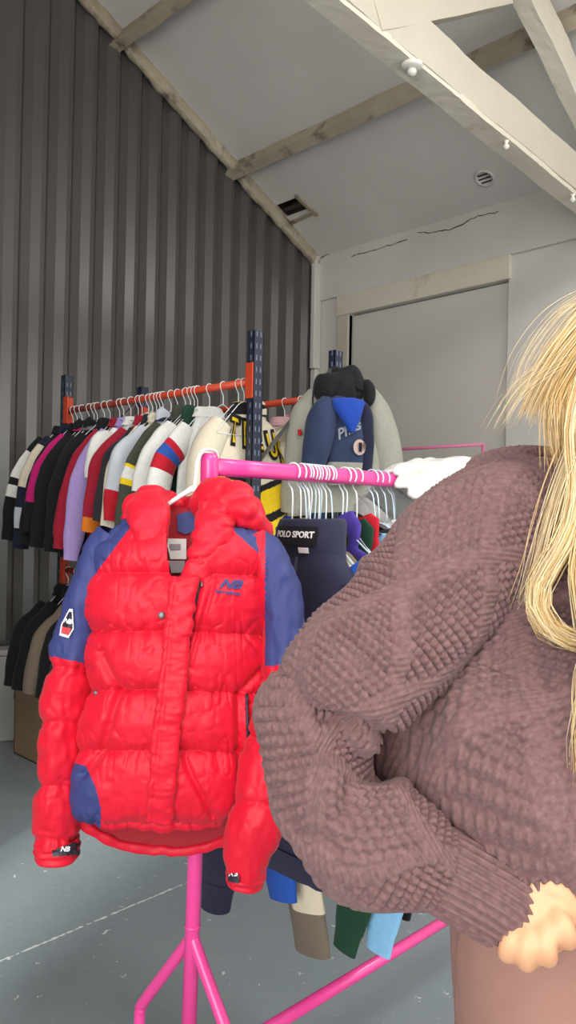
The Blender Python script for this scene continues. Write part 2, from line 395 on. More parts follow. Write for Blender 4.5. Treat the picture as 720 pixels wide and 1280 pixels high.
tag(roof(), 'sloping ceiling of pale grey painted boards', 'ceiling', kind='structure')
# box of laths above the hole
M_lath = mat('old_brown_lath', (84, 70, 56), rough=.9, noise=.7, nscale=9, rgb2=(48, 40, 33))
hz = EAVE+SLOPE*(WY-(HY0+HY1)/2)
ht = thing('ceiling_hole', 'broken hole in the sloping ceiling showing dark laths', 'hole', ((HX0+HX1)/2, (HY0+HY1)/2, hz)); tag(ht, kind='structure')
def shear_box(mb, lo, hi):
    V = [(x, y, z+EAVE+SLOPE*(WY-y)) for z in (lo[2], hi[2]) for x, y in ((lo[0], lo[1]), (hi[0], lo[1]), (hi[0], hi[1]), (lo[0], hi[1]))]
    return mb.add(V, [[3, 2, 1, 0], [4, 5, 6, 7], [0, 1, 5, 4], [1, 2, 6, 5], [2, 3, 7, 6], [3, 0, 4, 7]])
cv = MB()
shear_box(cv, (HX0-.06, HY0-.06, .2), (HX1+.06, HY1+.06, .23)); shear_box(cv, (HX0-.06, HY0-.06, .045), (HX0-.03, HY1+.06, .2)); shear_box(cv, (HX1+.03, HY0-.06, .045), (HX1+.06, HY1+.06, .2)); shear_box(cv, (HX0-.06, HY0-.06, .045), (HX1+.06, HY0-.03, .2)); shear_box(cv, (HX0-.06, HY1+.03, .045), (HX1+.06, HY1+.06, .2))
cv.build('cavity', M_lath, ht)
for k in range(2):
    yk = HY0+(HY1-HY0)*(.25+.5*k); MB().box((HX0-.05, yk-.018, EAVE+SLOPE*(WY-yk)+.05), (HX1+.05, yk+.018, EAVE+SLOPE*(WY-yk)+.075), 0, .003).build('lath', M_lath, ht)
def flap():
    z = lambda y: EAVE+SLOPE*(WY-y)-.012
    mb = MB()
    mb.beam((HX0-.03, HY1+.01, z(HY1+.01)), (HX1+.05, HY1-.015, z(HY1-.015)), .05, .012, mi=0); mb.beam((HX1-.01, HY0-.03, z(HY0-.03)), (HX1+.03, HY1+.02, z(HY1+.02)), .035, .012)
    return mb.build('torn_edge', M_dirty, ht)
flap()
# rough timbers
def timber(name, a, b, w, h, m, label, seed=1, amp=.005, up=(0, 0, 1), n=60, cat='roof timber'):
    a, b = np.array(a, float), np.array(b, float); d = nrmz(b-a); side = nrmz(np.cross(d, up)); u = np.cross(side, d)
    sec = []
    for s in np.linspace(-1, 1, 5)[:-1]: sec.append((s, -1))
    for s in np.linspace(-1, 1, 5)[:-1]: sec.append((1, s))
    for s in np.linspace(1, -1, 5)[:-1]: sec.append((s, 1))
    for s in np.linspace(1, -1, 5)[:-1]: sec.append((-1, s))
    sec = np.array(sec)*.5; t = np.linspace(0, 1, n)
    X = a+(b-a)*t[:, None, None]+side*(sec[:, 0]*w)[None, :, None]+u*(sec[:, 1]*h)[None, :, None]
    X = X + 1.3*amp*np.stack([vnoise(X, 3.5, seed), vnoise(X, 3.5, seed+1), vnoise(X, 3.5, seed+2)], -1)+amp*.25*np.stack([vnoise(X, 30, seed+3)]*3, -1)
    m_ = len(sec); Fs = grid_faces(n, m_).tolist()+[list(range(m_))[::-1], list(range((n-1)*m_, n*m_))]
    o = link(name, mesh(name, X.reshape(-1, 3), Fs, smooth=False), m); tag(o, label, cat, kind='structure'); return o
ru = nrm_roof
for k, yy in enumerate((3.93, 2.90, 1.88)):
    zz = EAVE+SLOPE*(WY-yy)-.05
    timber('roof_purlin', (WX-.02, yy, zz), (XR, yy, zz), .075, .12, M_dirty if k != 1 else M_dirty,
           ['stained purlin on the sloping ceiling above the hole', 'stained purlin on the ceiling near the top of the ribbed wall', 'upper purlin close to the ridge'][k], 3+k, .007, up=ru, n=120)
# strip of crumbling mortar where the cladding meets the roof
def verge():
    y = np.linspace(WY, YM, 220); z = EAVE+SLOPE*(WY-y); C = np.stack([np.full_like(y, WX+.03), y, z-.03], 1)
    hw = .055+.014*vnoise(C, 7, 5)+.008*vnoise(C, 23, 6); hd = .04+.008*vnoise(C, 8, 9)
    return sweep(C[::11], hw[::11], hd[::11], (1, 0, 0), 220, 12, .8, disp=lambda U, V, X, a, b: .008*vnoise(X, 14, 4)+.005*vnoise(X, 40, 8))
o = put('trim_4', verge(), M_dirty, smooth=False); tag(o, 'crumbling stained strip between ribbed wall and ceiling', 'trim', kind='structure')
o = MB().box((WX+.02, WY-.09, 2.6), (WX+.07, WY-.005, EAVE+.02), 0, .01).build('trim_5', M_wall); tag(o, 'white strip in the corner beside the ribbed wall', 'trim', kind='structure')
o = MB().box((WX+.0, WY-.06, 0), (WX+.06, WY-.005, 2.6), 0, .01).build('trim_6', M_wall); tag(o, 'thin white corner strip running to the floor', 'trim', kind='structure')
# truss in the plane X = XT
XT = -1.91
q0, q1 = hit(435, 0, 0, XT), hit(720, 236, 0, XT); r0_, r1_ = hit(495, 0, 0, XT), hit(720, 181, 0, XT)
def online(a, b, y): t = (y-a[1])/(b[1]-a[1]); return a[2]+(b[2]-a[2])*t
ya, yb_ = YM-.3, WY+.02
la, lb = online(q0, q1, ya), online(q0, q1, yb_); hgt = (online(r0_, r1_, 3.2)-online(q0, q1, 3.2)); 
HB = float(np.clip(hgt, .14, .24))
timber('tie_beam', (XT-.045, ya, la+HB/2), (XT-.045, yb_, lb+HB/2), .09, HB, M_clean, 'large cream tie beam crossing below the sloping ceiling', 21, .005, n=140)
timber('tie_beam_soffit', (XT-.055, ya, la-.008), (XT-.055, yb_, lb-.008), .105, .03, M_wood, 'flaking underside board of the cream tie beam', 27, .005, n=140)
z_r = lambda y, o: EAVE+SLOPE*(WY-y)-o
timber('principal_rafter', (XT-.045, 1.0, z_r(1.0, .25)), (XT-.045, WY, z_r(WY, .25)), .09, .16, M_wood, 'cream rafter rising from the end of the tie beam', 33, .006, n=90)
s0, s1 = hit(545, 22, 0, XT), hit(630, 4, 0, XT); dd = nrmz(s1-s0)
timber('truss_strut', s0-dd*.45+np.array([-.04, 0, .07]), s1+dd*.06+np.array([-.04, 0, .07]), .08, .14, M_clean, 'short cream strut between tie beam and rafter', 39, .004, n=40)
# ceramic fittings on the tie beam
M_cer = mat('white_ceramic', (232, 228, 218), rough=.25, noise=.2, nscale=30)
def lathe(prof, n=28, axis=(0, 0, 1), at=(0, 0, 0)):
    prof = np.array(prof, float); a = np.arange(n)*2*PI/n; ax = nrmz(np.array(axis, float)); e1 = nrmz(np.cross(ax, (0, 1, .1))); e2 = np.cross(ax, e1)
    V = np.array(at)+(e1[None, None]*np.cos(a)[None, :, None]+e2[None, None]*np.sin(a)[None, :, None])*prof[:, 0][:, None, None]+ax*prof[:, 1][:, None, None]
    k = len(prof); Fs = grid_faces(k, n).tolist()+[list(range(n))[::-1], list(range((k-1)*n, k*n))]
    return V.reshape(-1, 3), Fs
bq = hit(515, 78, 0, XT-.02); zc = online(q0, q1, bq[1])-.02
t = thing('ceiling_rose', 'round white ceramic light fitting on the underside of the tie beam', 'light fitting', (bq[0], bq[1], zc))
MB().add(*lathe([(.001, 0), (.036, 0), (.045, -.006), (.045, -.014), (.038, -.022), (.02, -.025), (.001, -.025)], at=(bq[0], bq[1], zc))).build('base_plate', M_cer, t, True)
MB().add(*lathe([(.001, -.024), (.018, -.024), (.02, -.04), (.012, -.05), (.001, -.052)], at=(bq[0], bq[1], zc))).build('lamp_holder', M_cer, t, True)
for (px, py, lab) in ((633, 165, 'small white ceramic cable knob half way along the tie beam'), (716, 240, 'small white ceramic cable knob at the wall end of the tie beam')):
    bq = hit(px, py, 0, XT-.02); zc = online(q0, q1, bq[1])-.02
    o = MB().add(*lathe([(.001, 0), (.014, 0), (.014, -.008), (.008, -.014), (.008, -.022), (.015, -.028), (.015, -.038), (.006, -.046), (.001, -.047)], 18, at=(bq[0], bq[1], zc))).build('cable_knob', M_cer, None, True)
    tag(o, lab, 'cable knob')
# round vent in the ceiling
vp = roofhit(606, 222); zr = vp
t = thing('ceiling_vent', 'small round slotted vent in the lower part of the sloping ceiling', 'vent', vp)
MB().add(*lathe([(.001, -.004), (.062, -.004), (.068, .0), (.068, .012), (.056, .014), (.056, .006), (.001, .006)], 28, axis=-nrm_roof, at=vp)).build('vent_ring', M_ceil, t, True)
for k in (-1, 0, 1):
    c = vp-nrm_roof*.008; u2 = nrmz(np.cross(nrm_roof, (1, 0, 0))); c = c+u2*.03*k
    MB().beam(c-np.array([.045-.008*abs(k), 0, 0]), c+np.array([.045-.008*abs(k), 0, 0]), .008, .006, up=nrm_roof).build('vent_slot', M_gap, t)
# cracks along the top of the wall
def crack(pts, w, name, label):
    K = np.array([hit(px, py, 1, WY-.031) for px, py in pts]); C = resample(spline(K, 60), 50); C = C+np.stack([vnoise(C, 25, 3)*.012, np.zeros(50), vnoise(C, 31, 5)*.012], 1)
    r = w*(.35+.65*np.abs(vnoise(C, 20, 7)))
    V, Fs = tube_geo(C, r, 6); V = V.copy(); V[:, 1] = WY-.0315+(V[:, 1]-WY+.031)*.25
    return V, Fs
mbc = MB()
for pts, w in (([(522, 291), (560, 288), (574, 282), (600, 270), (622, 266)], .006), ([(398, 324), (420, 312), (445, 300), (470, 296)], .008), ([(500, 275), (516, 268), (535, 265), (552, 262)], .010), ([(440, 320), (470, 312), (508, 300)], .005)):
    mbc.add(*crack(pts, w, '', ''))
o = mbc.build('trim_7', M_gap); tag(o, 'dark cracks along the top of the white wall', 'crack', kind='structure')
# right and rear walls behind the camera
rw = MB().box((XR, YB-.2, 0), (XR+.2, 1.8, EAVE+2.2)).box((XR, 4.4, 0), (XR+.2, WY+.25, EAVE+2.2)).box((XR, 1.8, 0), (XR+.2, 4.4, 1.2)).box((XR, 1.8, 3.0), (XR+.2, 4.4, EAVE+2.2))
o = rw.build('wall_right', M_wall); tag(o, 'white wall behind the camera with an opening added for fill light', 'wall', kind='structure')  # opening added for the side fill lamp
RD0, RD1, RDZ = -.28, 2.9, 3.3
fw = MB().box((WX-.1, YB-.2, 0), (RD0, YB, EAVE+.05)).box((RD1, YB-.2, 0), (XR+.2, YB, EAVE+.05)).box((RD0, YB-.2, RDZ), (RD1, YB, EAVE+.05))
o = fw.build('wall_front', M_wall); tag(o, 'white wall with an open roller door behind the camera', 'wall', kind='structure')
# ------------------------------------------------------------------ light: daylight through the roller door, plus added fill lamps
def area(name, loc, rot, sx, sy, power, col, spread=PI):
    L = bpy.data.lights.new(name, 'AREA'); L.shape = 'RECTANGLE'; L.size = sx; L.size_y = sy; L.energy = power; L.color = col; L.spread = spread
    o = bpy.data.objects.new(name, L); COL.objects.link(o); o.location = loc; o.rotation_euler = rot; return o
area('roller_door_daylight', ((RD0+RD1)/2, YB-.05, RDZ/2+.1), (PI/2, 0, 0), RD1-RD0, RDZ-.2, 235, (1, .99, .975))
area('added_top_fill', (1.7, -.3, 4.6), (math.radians(14), 0, 0), 1.8, 1.2, 115, (1, .985, .96))  # added overhead fill; the roof has no opening here
area('added_back_fill', (.9, 3.1, 4.3), (math.radians(-24), 0, 0), 1.8, 1.3, 95, (1, .985, .96))  # added fill for the door wall, hung under closed roof boards
area('added_side_fill', (XR+.02, 3.1, 2.1), (PI/2, 0, PI/2), 2.5, 1.7, 62, (1, .985, .96))  # added side fill to brighten the back of the room
o = MB().box((.68, YB-.75, 0), (6, YB-.6, 5)).build('sun_blocker', M_wall); tag(o, 'white blocker added outside the roller door to narrow the sunbeam', 'wall', kind='structure')  # added unseen block, leaves only a narrow beam of sun
o = MB().box((WX+.3, .38, 0), (-2.42, .48, 1.7), 0, .01).build('shade_blocker', M_wall); tag(o, 'low white blocker added out of view to shade the corner by the rack', 'wall', kind='structure')  # added out of view to shade the lower left corner
sl_ = bpy.data.lights.new('sun', 'SUN'); sl_.energy = 4.5; sl_.angle = math.radians(3.5); sl_.color = (1, .97, .92); so = bpy.data.objects.new('sun', sl_); COL.objects.link(so)
so.rotation_euler = Vector((-.6, 1, -.54)).to_track_quat('-Z', 'Y').to_euler()
w = bpy.data.worlds.new('sky'); SC.world = w; w.use_nodes = True
w.node_tree.nodes['Background'].inputs['Color'].default_value = (.75, .85, 1, 1); w.node_tree.nodes['Background'].inputs['Strength'].default_value = .8
# ------------------------------------------------------------------ camera
cam = bpy.data.cameras.new('camera'); co = bpy.data.objects.new('camera', cam); COL.objects.link(co); SC.camera = co
cam.sensor_fit = 'VERTICAL'; cam.sensor_height = 36; cam.lens = 36*F_PX/1280; cam.clip_start = .05
co.matrix_world = Matrix(((RT[0], UP[0], -FW[0], 0), (RT[1], UP[1], -FW[1], 0), (RT[2], UP[2], -FW[2], EYE), (0, 0, 0, 1)))
SC.view_settings.view_transform = 'Standard'; SC.view_settings.look = 'None'; SC.view_settings.gamma = 1.0; SC.view_settings.use_curve_mapping = False; SC.view_settings.exposure = 0.10
SC.cycles.max_bounces = 6; SC.cycles.diffuse_bounces = 4; SC.cycles.use_denoising = True
# ================================================================== GARMENTS, HANGERS, RACKS
M_pink = mat('pink_enamel', (233, 72, 152), rough=.32, noise=.25, nscale=3, rgb2=(224, 62, 142), coat=.2)
M_orange = mat('orange_beam_paint', (206, 74, 40), rough=.45, noise=.4, nscale=5, rgb2=(188, 62, 34))
M_upr = mat('dark_blue_rack_paint', (38, 46, 66), rough=.42, noise=.3, nscale=6, rgb2=(30, 36, 54))
M_steel = mat('zinc_steel', (128, 126, 126), rough=.45, metal=.6, noise=.3, nscale=10)
M_black = cloth('black_fabric', (24, 23, 27)); M_navy = cloth('navy_fabric', (36, 42, 72)); M_dnavy = cloth('deep_navy_fabric', (28, 32, 56))
M_wire = mat('white_coated_wire', (226, 232, 234), rough=.35); M_wireb = mat('pale_blue_coated_wire', (196, 216, 226), rough=.35)
M_plas = mat('white_plastic', (236, 234, 232), rough=.4)
M_holes = mat('punched_slot', (110, 118, 134), rough=.6)
def TR(loc, rz, tilt=0.0):
    c, s = math.cos(rz), math.sin(rz); loc = np.asarray(loc, float)
    R = np.array([[c, -s, 0], [s, c, 0], [0, 0, 1.0]])
    if tilt: ct, st = math.cos(tilt), math.sin(tilt); R = R @ np.array([[ct, 0, st], [0, 1, 0], [-st, 0, ct]])
    f = lambda X: np.asarray(X, float) @ R.T + loc
    f.R = R; return f
def hanger_meshes(rail_r, drop=.10, half=.2, wire=.0019):
    a = np.linspace(math.radians(-35), math.radians(200), 16); r = rail_r+wire+.0008
    hook = [(r*math.cos(t), 0, r*math.sin(t)) for t in a][::-1]
    hook = hook[::-1]
    h2 = [(x, 0, z) for x, _, z in hook]
    path = np.array(h2+[(-r*.5, 0, -r*1.3), (0, 0, -r*2.2), (0, 0, -drop)])
    V, Fs = tube_geo(spline(path, 60), wire, 7)
    hk = mesh('hook', V, Fs)
    half = .155
    tri = np.array([(0, 0, -drop+.006), (.03, 0, -drop-.008), (half*.6, 0, -drop-.07), (half, 0, -drop-.135), (half+.004, 0, -drop-.141), (half-.012, 0, -drop-.143), (0, 0, -drop-.142), (-half+.012, 0, -drop-.143), (-half-.004, 0, -drop-.141), (-half, 0, -drop-.135), (-half*.6, 0, -drop-.07), (-.03, 0, -drop-.008), (0, 0, -drop+.006)])
    V, Fs = tube_geo(resample(tri, 60), wire, 7)
    return hk, mesh('shoulder_wire', V, Fs)
_hk = {}
def hanger(loc, rz, label, group, kind='o', m=None, tilt=0.0):
    if kind not in _hk: _hk[kind] = hanger_meshes({'o': .018, 'p': .0185, 'm': .018}[kind], {'o': .085, 'p': .115, 'm': .085}[kind])
    t = thing('hanger', label, 'hanger', loc, group, rz); t.rotation_euler[1] = tilt
    for nm, me in zip(('hook', 'shoulder_wire'), _hk[kind]):
        key = (nm, kind, (m or M_wire).name)
        if key not in _hk:
            c = me.copy(); c.materials.append(m or M_wire); _hk[key] = c
        o = bpy.data.objects.new(nm, _hk[key]); COL.objects.link(o); o.parent = t
    return t
def fold(amp, seed, stretch=(9, 9, 2.0), fine=.25):
    s = np.array(stretch)
    def d(U, V, X, cu, vu):
        return amp*(vnoise(X*s, 1.0, seed)+.5*vnoise(X*s*2.3, 1.0, seed+1)+fine*vnoise(X*np.array([28, 28, 16.]), 1.0, seed+2))
    return d
_seed = [10]
def garment(name, label, cat, loc, rz, body, sleeve=None, collar=None, hem=None, cuff=None, group=None, L=.72, W=.175, D=.045, top=-.10, SL=.58, spread=.15, n=64, m=56,
            stripes=(), bands=(), hood=None, tilt=0.0, sl_fwd=0.0, amp=.011, ends=None, sleeves=True, sw=.066, zipm=None, hi=None, panel=None, endw=None):
    """a garment on a hanger: local x across, -y front, z down from the rail. stripes: (v0,v1,mat) along sleeves; bands: (z0,z1,mat) on the body"""
    _seed[0] += 7; sd = _seed[0]; T = TR(loc, rz, tilt); t = thing(name, label, cat, loc, group)
    sleeve = sleeve or body; G = {}
    z = [-L+top, -L*.8+top, -.42+top, -.28+top, -.19+top, -.135+top, -.085+top, -.042+top, -.012+top, .0+top]
    hw = [W*1.05, W*1.1, W*1.06, W*1.02, W*1.0, W*.9, W*.68, W*.42, .085, .07]
    hd = [D*1.2, D*1.3, D*1.3, D*1.25, D*1.15, D*1.0, D*.9, D*.85, D*.9, D*.9]
    pts = [(.004*math.sin(k*2.1+sd), .004*math.cos(k*1.7+sd), zz) for k, zz in enumerate(z)]
    g = sweep(pts, hw, hd, (0, -1, 0), n, m, .85, disp=fold(amp, sd))
    mi = np.zeros((n-1)*m, int); mats = [body]
    zl = face_mean(g['X'][..., 2], n, m); xl = face_mean(g['X'][..., 0], n, m); yl = face_mean(g['X'][..., 1], n, m)
    for a, b, mm in bands:
        mats.append(mm); mi[(zl > a) & (zl < b)] = len(mats)-1
    if panel:
        for fn, mm in panel:
            mats.append(mm); mi[fn(xl, yl, zl)] = len(mats)-1
    g['V'] = T(g['V']); G['body'] = put('body', g, mats, t, mi)
    if zipm:
        pz = spline([(0, -D*1.0, top-.03), (.003, -D*1.32, top-.2), (0, -D*1.42, top-.45), (.002, -D*1.25, top-L+.01)], 30)
        V, Fs = tube_geo(pz, .006, 6); link('zip', mesh('zip', T(V), Fs), zipm, t)
    if hem:
        gh = sweep([(0, 0, top-L-.045), (0, 0, top-L-.02), (0, 0, top-L+.012)], [W*.98, W*1.02, W*1.07], [D*1.05, D*1.2, D*1.3], (0, -1, 0), 10, m, .85,
                   disp=lambda U, V, X, a, b: .003*np.sin(U*2*PI*70)); gh['V'] = T(gh['V']); put('waistband', gh, hem, t)
    if sleeves:
        for k, s in enumerate((-1, 1)):
            e = None if ends is None else ends[k]
            if e is not None:
                e = np.linalg.inv(T.R) @ (np.asarray(e, float)-np.asarray(loc, float))
                P0 = np.array([s*(W-.05), 0, top-.095]); P1 = np.array([s*(W+.005), 0, top-.22])
                pts = [P0, P1, P1*.55+e*.45+np.array([s*.015, 0, 0]), P1*.22+e*.78, e]
            else:
                pts = [(s*(W-.055), 0, top-.085), (s*(W-.005), -.003, top-.16), (s*(W+spread*.5), -.01-sl_fwd*.4, top-SL*.45), (s*(W+spread*.85), -.012-sl_fwd*.8, top-SL*.76), (s*(W+spread), -.01-sl_fwd, top-SL)]
            q = endw or .6
            gs = sweep(pts, [sw*.8, sw*1.05, sw*1.0, sw*.8, sw*q], [D*.8, D*1.05, D*1.05, D*.95, D*.85], (0, -1, 0), 48, 28, .95, disp=fold(amp*.8, sd+3, (8, 8, 5)))
            mats = [sleeve]; mi = np.zeros(47*28, int); vv = face_mean(gs['Vv'], 48, 28)
            for a, b, mm in stripes: mats.append(mm); mi[(vv > a) & (vv < b)] = len(mats)-1
            gs['V'] = T(gs['V']); G['sleeve%d' % k] = put('sleeve', gs, mats, t, mi)
            if cuff:
                p1, p0 = np.array(pts[-1], float), np.array(pts[-2], float); d = nrmz(p1-p0)
                gc = sweep([p1-d*.012, p1+d*.02, p1+d*.055], [sw*q*1.03, sw*q*.9, sw*q*.82], [D*.85, D*.75, D*.7], (0, -1, 0), 10, 28, .95, disp=lambda U, V, X, a, b: .0022*np.sin(U*2*PI*28))
                gc['V'] = T(gc['V']); put('cuff', gc, cuff, t)
    if collar:
        gc = sweep([(0, .004, top-.035), (0, .006, top-.014), (0, .01, top+.006), (0, .008, top+.012), (0, .006, top+.004), (0, .004, top-.02)], [.09, .078, .07, .064, .06, .064], [D*1.25, D*1.15, D*1.1, D*.95, D*.9, D*.9], (0, -1, 0), 22, 36, .9, up=(0, 0, 1),
                   disp=fold(.004, sd+5)); gc['V'] = T(gc['V']); put('collar', gc, collar, t)
    if hood:
        pts = [(0, .02, top-.05), (0, .035, top-.0), (0, .05, top+.02), (0, .06, top-.05), (0, .055, top-.16), (0, .05, top-.2)]
        gh = sweep([(-.13, .03, top-.06), (-.08, .05, top-.03), (0, .06, top-.02), (.08, .05, top-.03), (.13, .03, top-.06)], [.03, .07, .09, .07, .03], [.03, .045, .05, .045, .03], (0, 1, 0.2), 24, 26, 1, disp=fold(.014, sd+6), close=(True, True))
        gh['V'] = T(gh['V']); put('hood', gh, hood, t)
    return t, G, T
# ------------------------------------------------------------------ orange and blue rack
FZ = 3.3
YF = hit(321, 520, 0, -2.43)[1]; YF = 2.237; YBK = 2.746; XU = -2.43; XL = -4.0
RAIL_Z = EYE+.565
def upright(X, Y, top, label_root):
    mb = MB(); w, d = .055, .04
    # C-shaped channel with its slots on the +X face
    mb.box((X-.003, Y-w/2, 0), (X, Y+w/2, top)).box((X-d, Y-w/2, 0), (X, Y-w/2+.003, top)).box((X-d, Y+w/2-.003, 0), (X, Y+w/2, top)).box((X-d, Y-w/2, 0), (X-d+.003, Y-w/2+.015, top)).box((X-d, Y+w/2-.015, 0), (X-d+.003, Y+w/2, top))
    u = mb.build('upright', M_upr, label_root)
    hb = MB(); zz = .15
    while zz < top-.02:
        hb.box((X-.0005, Y-.014, zz), (X+.0008, Y-.008, zz+.022)); hb.box((X-.0005, Y+.008, zz), (X+.0008, Y+.014, zz+.022)); hb.box((X-.02, Y-w/2-.0008, zz), (X-.014, Y-w/2+.0005, zz+.022)); zz += .05
    tag(hb.build('slots', M_holes, u), kind='stuff')
    MB().box((X-d-.012, Y-w/2-.012, 0), (X+.012, Y+w/2+.012, .006), 0, .002).build('foot_plate', M_upr, u)
rk = thing('storage_rack', 'dark blue uprights with orange rails carrying the long row of jackets', 'rack', ((XU+XL)/2, (YF+YBK)/2, 0))
TOPZ = EYE+.775
for X in (XU, XL):
    for Y in (YF, YBK): upright(X, Y, TOPZ if X == XU else TOPZ-.01, rk)
for X in (XU, XL):
    for (z0, z1) in ((TOPZ-.08, TOPZ-.56), (.75, 1.35), (.2, .7)):
        MB().beam((X-.02, YBK-.02, z0), (X-.02, YF+.02, z1), .006, .028, up=(1, 0, 0)).build('frame_brace', M_steel, rk)
for Y in (YF, YBK):
    for z_ in (RAIL_Z, 1.02):
        V, Fs = tube_geo([(XL-.01, Y, z_), (XU+.0-.02, Y, z_)], .0165, 16); r = link('rail', mesh('rail', V, Fs), M_orange, rk)
        for X, sg in ((XL, 1), (XU, -1)):
            MB().box((min(X+sg*.004, X+sg*.045)-.0, Y-.033, z_-.075), (max(X+sg*.004, X+sg*.045), Y-.024, z_+.075), 0, .002).box((X+sg*.004-.003, Y-.033, z_-.075), (X+sg*.004+.003, Y+.025, z_+.075), 0, .001).build('end_connector', M_orange, r)
def rail_x(px): return hit(px, 500, 1, YF)[0]
C_ = cloth
cream = C_('cream_wool', (222, 212, 190)); white = C_('white_cotton', (226, 226, 222)); lav = C_('lavender_fleece', (172, 148, 208)); crim = C_('crimson_fleece', (156, 24, 48)); red = C_('red_cotton', (190, 26, 44))
char = C_('charcoal_nylon', (44, 42, 48)); olive = C_('olive_nylon', (66, 70, 58)); green = C_('bottle_green_wool', (34, 66, 54)); ltgrey = C_('pale_blue_grey_cotton', (196, 202, 212)); magenta = C_('magenta_nylon', (196, 24, 112))
orange = C_('orange_cotton', (222, 122, 32)); yellow = C_('yellow_twill', (240, 204, 28)); beige = C_('beige_canvas', (128, 114, 98)); brown = C_('brown_suede', (92, 74, 62)); pinkf = C_('dusty_pink_cotton', (222, 176, 180)); blue = C_('royal_blue_nylon', (44, 84, 168)); stone = C_('stone_grey_nylon', (156, 156, 144)); scarf = C_('grey_checked_wool', (128, 128, 130), noise=.9, nscale=50, rgb2=(70, 70, 74))
GO = 'jackets on the orange rail'
spec = [
 (83, 'jacket', 'black jacket with white sleeve flashes at the wall end of the orange rail', 'jacket', dict(body=M_black, sleeve=M_black, stripes=[(.2, .45, white), (.5, .62, white)], collar=M_black, L=.66, sw=.075, spread=.16, SL=.62)),
 (92, 'jacket', 'navy jacket with a long cream shoulder panel, second from the ribbed wall', 'jacket', dict(body=M_dnavy, sleeve=M_dnavy, stripes=[(.1, .48, cream), (.66, .82, ltgrey)], collar=M_dnavy, L=.67, sw=.07, SL=.66)),
 (103, 'jacket', 'plain black padded jacket left of the magenta lined coat', 'jacket', dict(body=M_black, collar=M_black, L=.68, SL=.64)),
 (112, 'coat', 'black coat with a bright magenta front panel', 'coat', dict(body=M_black, sleeve=magenta, collar=magenta, stripes=[(.72, 1.0, M_black)], L=.67, SL=.58)),
 (122, 'coat', 'black coat with a grey checked scarf at its neck', 'coat', dict(body=M_black, collar=scarf, L=.69, SL=.65, W=.185)),
 (138, 'coat', 'long plain black coat between the scarf coat and the crimson top', 'coat', dict(body=M_black, collar=M_black, L=.7, SL=.66, W=.185)),
 (155, 'sweatshirt', 'crimson sweatshirt just behind the lavender one', 'sweatshirt', dict(body=crim, collar=crim, cuff=crim, hem=crim, L=.66, SL=.6)),
 (164, 'sweatshirt', 'lavender sweatshirt with a long pale purple sleeve', 'sweatshirt', dict(body=lav, collar=lav, cuff=lav, hem=lav, L=.68, SL=.64, sw=.072)),
 (173, 'shirt', 'white top squeezed between the lavender and the crimson tops', 'shirt', dict(body=white, collar=white, L=.6, SL=.32, W=.15, spread=.1)),
 (186, 'track_jacket', 'crimson track jacket right of the white top, orange trim below', 'jacket', dict(body=crim, collar=crim, L=.7, SL=.56, sw=.072, stripes=[(.88, 1.0, orange)])),
 (196, 'jacket', 'charcoal jacket between the crimson and the cream ones', 'jacket', dict(body=char, collar=char, L=.7, SL=.5)),
 (204, 'sweatshirt', 'cream sweatshirt mostly hidden behind the pale grey and red one', 'sweatshirt', dict(body=cream, collar=cream, cuff=red, L=.68, SL=.58, sw=.066)),
 (214, 'rugby_shirt', 'pale grey shirt with navy collar and red lower half', 'shirt', dict(body=ltgrey, collar=M_navy, L=.66, SL=.5, sw=.075, stripes=[(.72, 1.0, red)], bands=[(-.9, -.44, red)], hem=red)),
 (232, 'bomber_jacket', 'dark olive bomber jacket with a white and yellow armband', 'jacket', dict(body=olive, collar=olive, L=.68, SL=.62, sw=.07, stripes=[(.40, .43, yellow), (.43, .52, white), (.52, .55, yellow)], hem=green, cuff=green, amp=.016)),
 (247, 'varsity_jacket', 'bottle green jacket with white striped sleeves behind the pink post', 'jacket', dict(body=green, sleeve=white, collar=green, L=.66, SL=.62, sw=.07, stripes=[(.60, .64, green), (.70, .74, green)], hem=green)),
 (262, 'varsity_jacket', 'white jacket with a red and blue shoulder band behind the pink post', 'jacket', dict(body=white, sleeve=white, collar=white, L=.68, SL=.55, sw=.062, stripes=[(.24, .30, red), (.30, .38, blue), (.38, .48, red)])),
]
for px, nm, lab, cat, kw in spec:
    X = rail_x(px); j = random.uniform(-.06, .06)
    garment(nm, lab, cat, (X, YF, RAIL_Z), PI/2+j, group=GO, D=.030, tilt=random.uniform(-.03, .03), **kw)
    hanger((X, YF, RAIL_Z), PI/2+j, 'white wire hanger on the orange rail with only its hook showing above the jackets', 'hangers on the orange rail', 'o')
for px in (97, 118, 131, 150, 178, 191, 200, 222, 238, 243, 279, 305):
    hanger((rail_x(px), YF, RAIL_Z), PI/2+random.uniform(-.2, .2), 'white wire hanger on the orange rail with only its hook showing above the jackets', 'hangers on the orange rail', 'o')
# cream letterman jacket with yellow lettering
XJ = rail_x(298)
tl, GL, TL = garment('letterman_jacket', 'cream letterman jacket with yellow and black lettering, behind the dark blue upright', 'jacket', (XJ, YF+.06, RAIL_Z), PI/2-.05, cream, cream, None, hem=M_black, group=GO, D=.05, L=.64, W=.205, SL=.56, sw=.062, spread=.085, amp=.007, n=150, m=200,
    panel=[(lambda x, y, z: (z < -.47+.35*np.abs(x-.02)) & (z > -.58+.35*np.abs(x-.02)), yellow), (lambda x, y, z: (z <= -.58+.35*np.abs(x-.02)) & (z > -.62+.35*np.abs(x-.02)), M_black), (lambda x, y, z: (z <= -.62+.35*np.abs(x-.02)), yellow), (lambda x, y, z: (z > -.47+.35*np.abs(x-.02)) & (z < -.44+.35*np.abs(x-.02)), M_black)], stripes=[(.80, .84, M_black), (.84, .94, yellow), (.94, 1.0, M_black)])
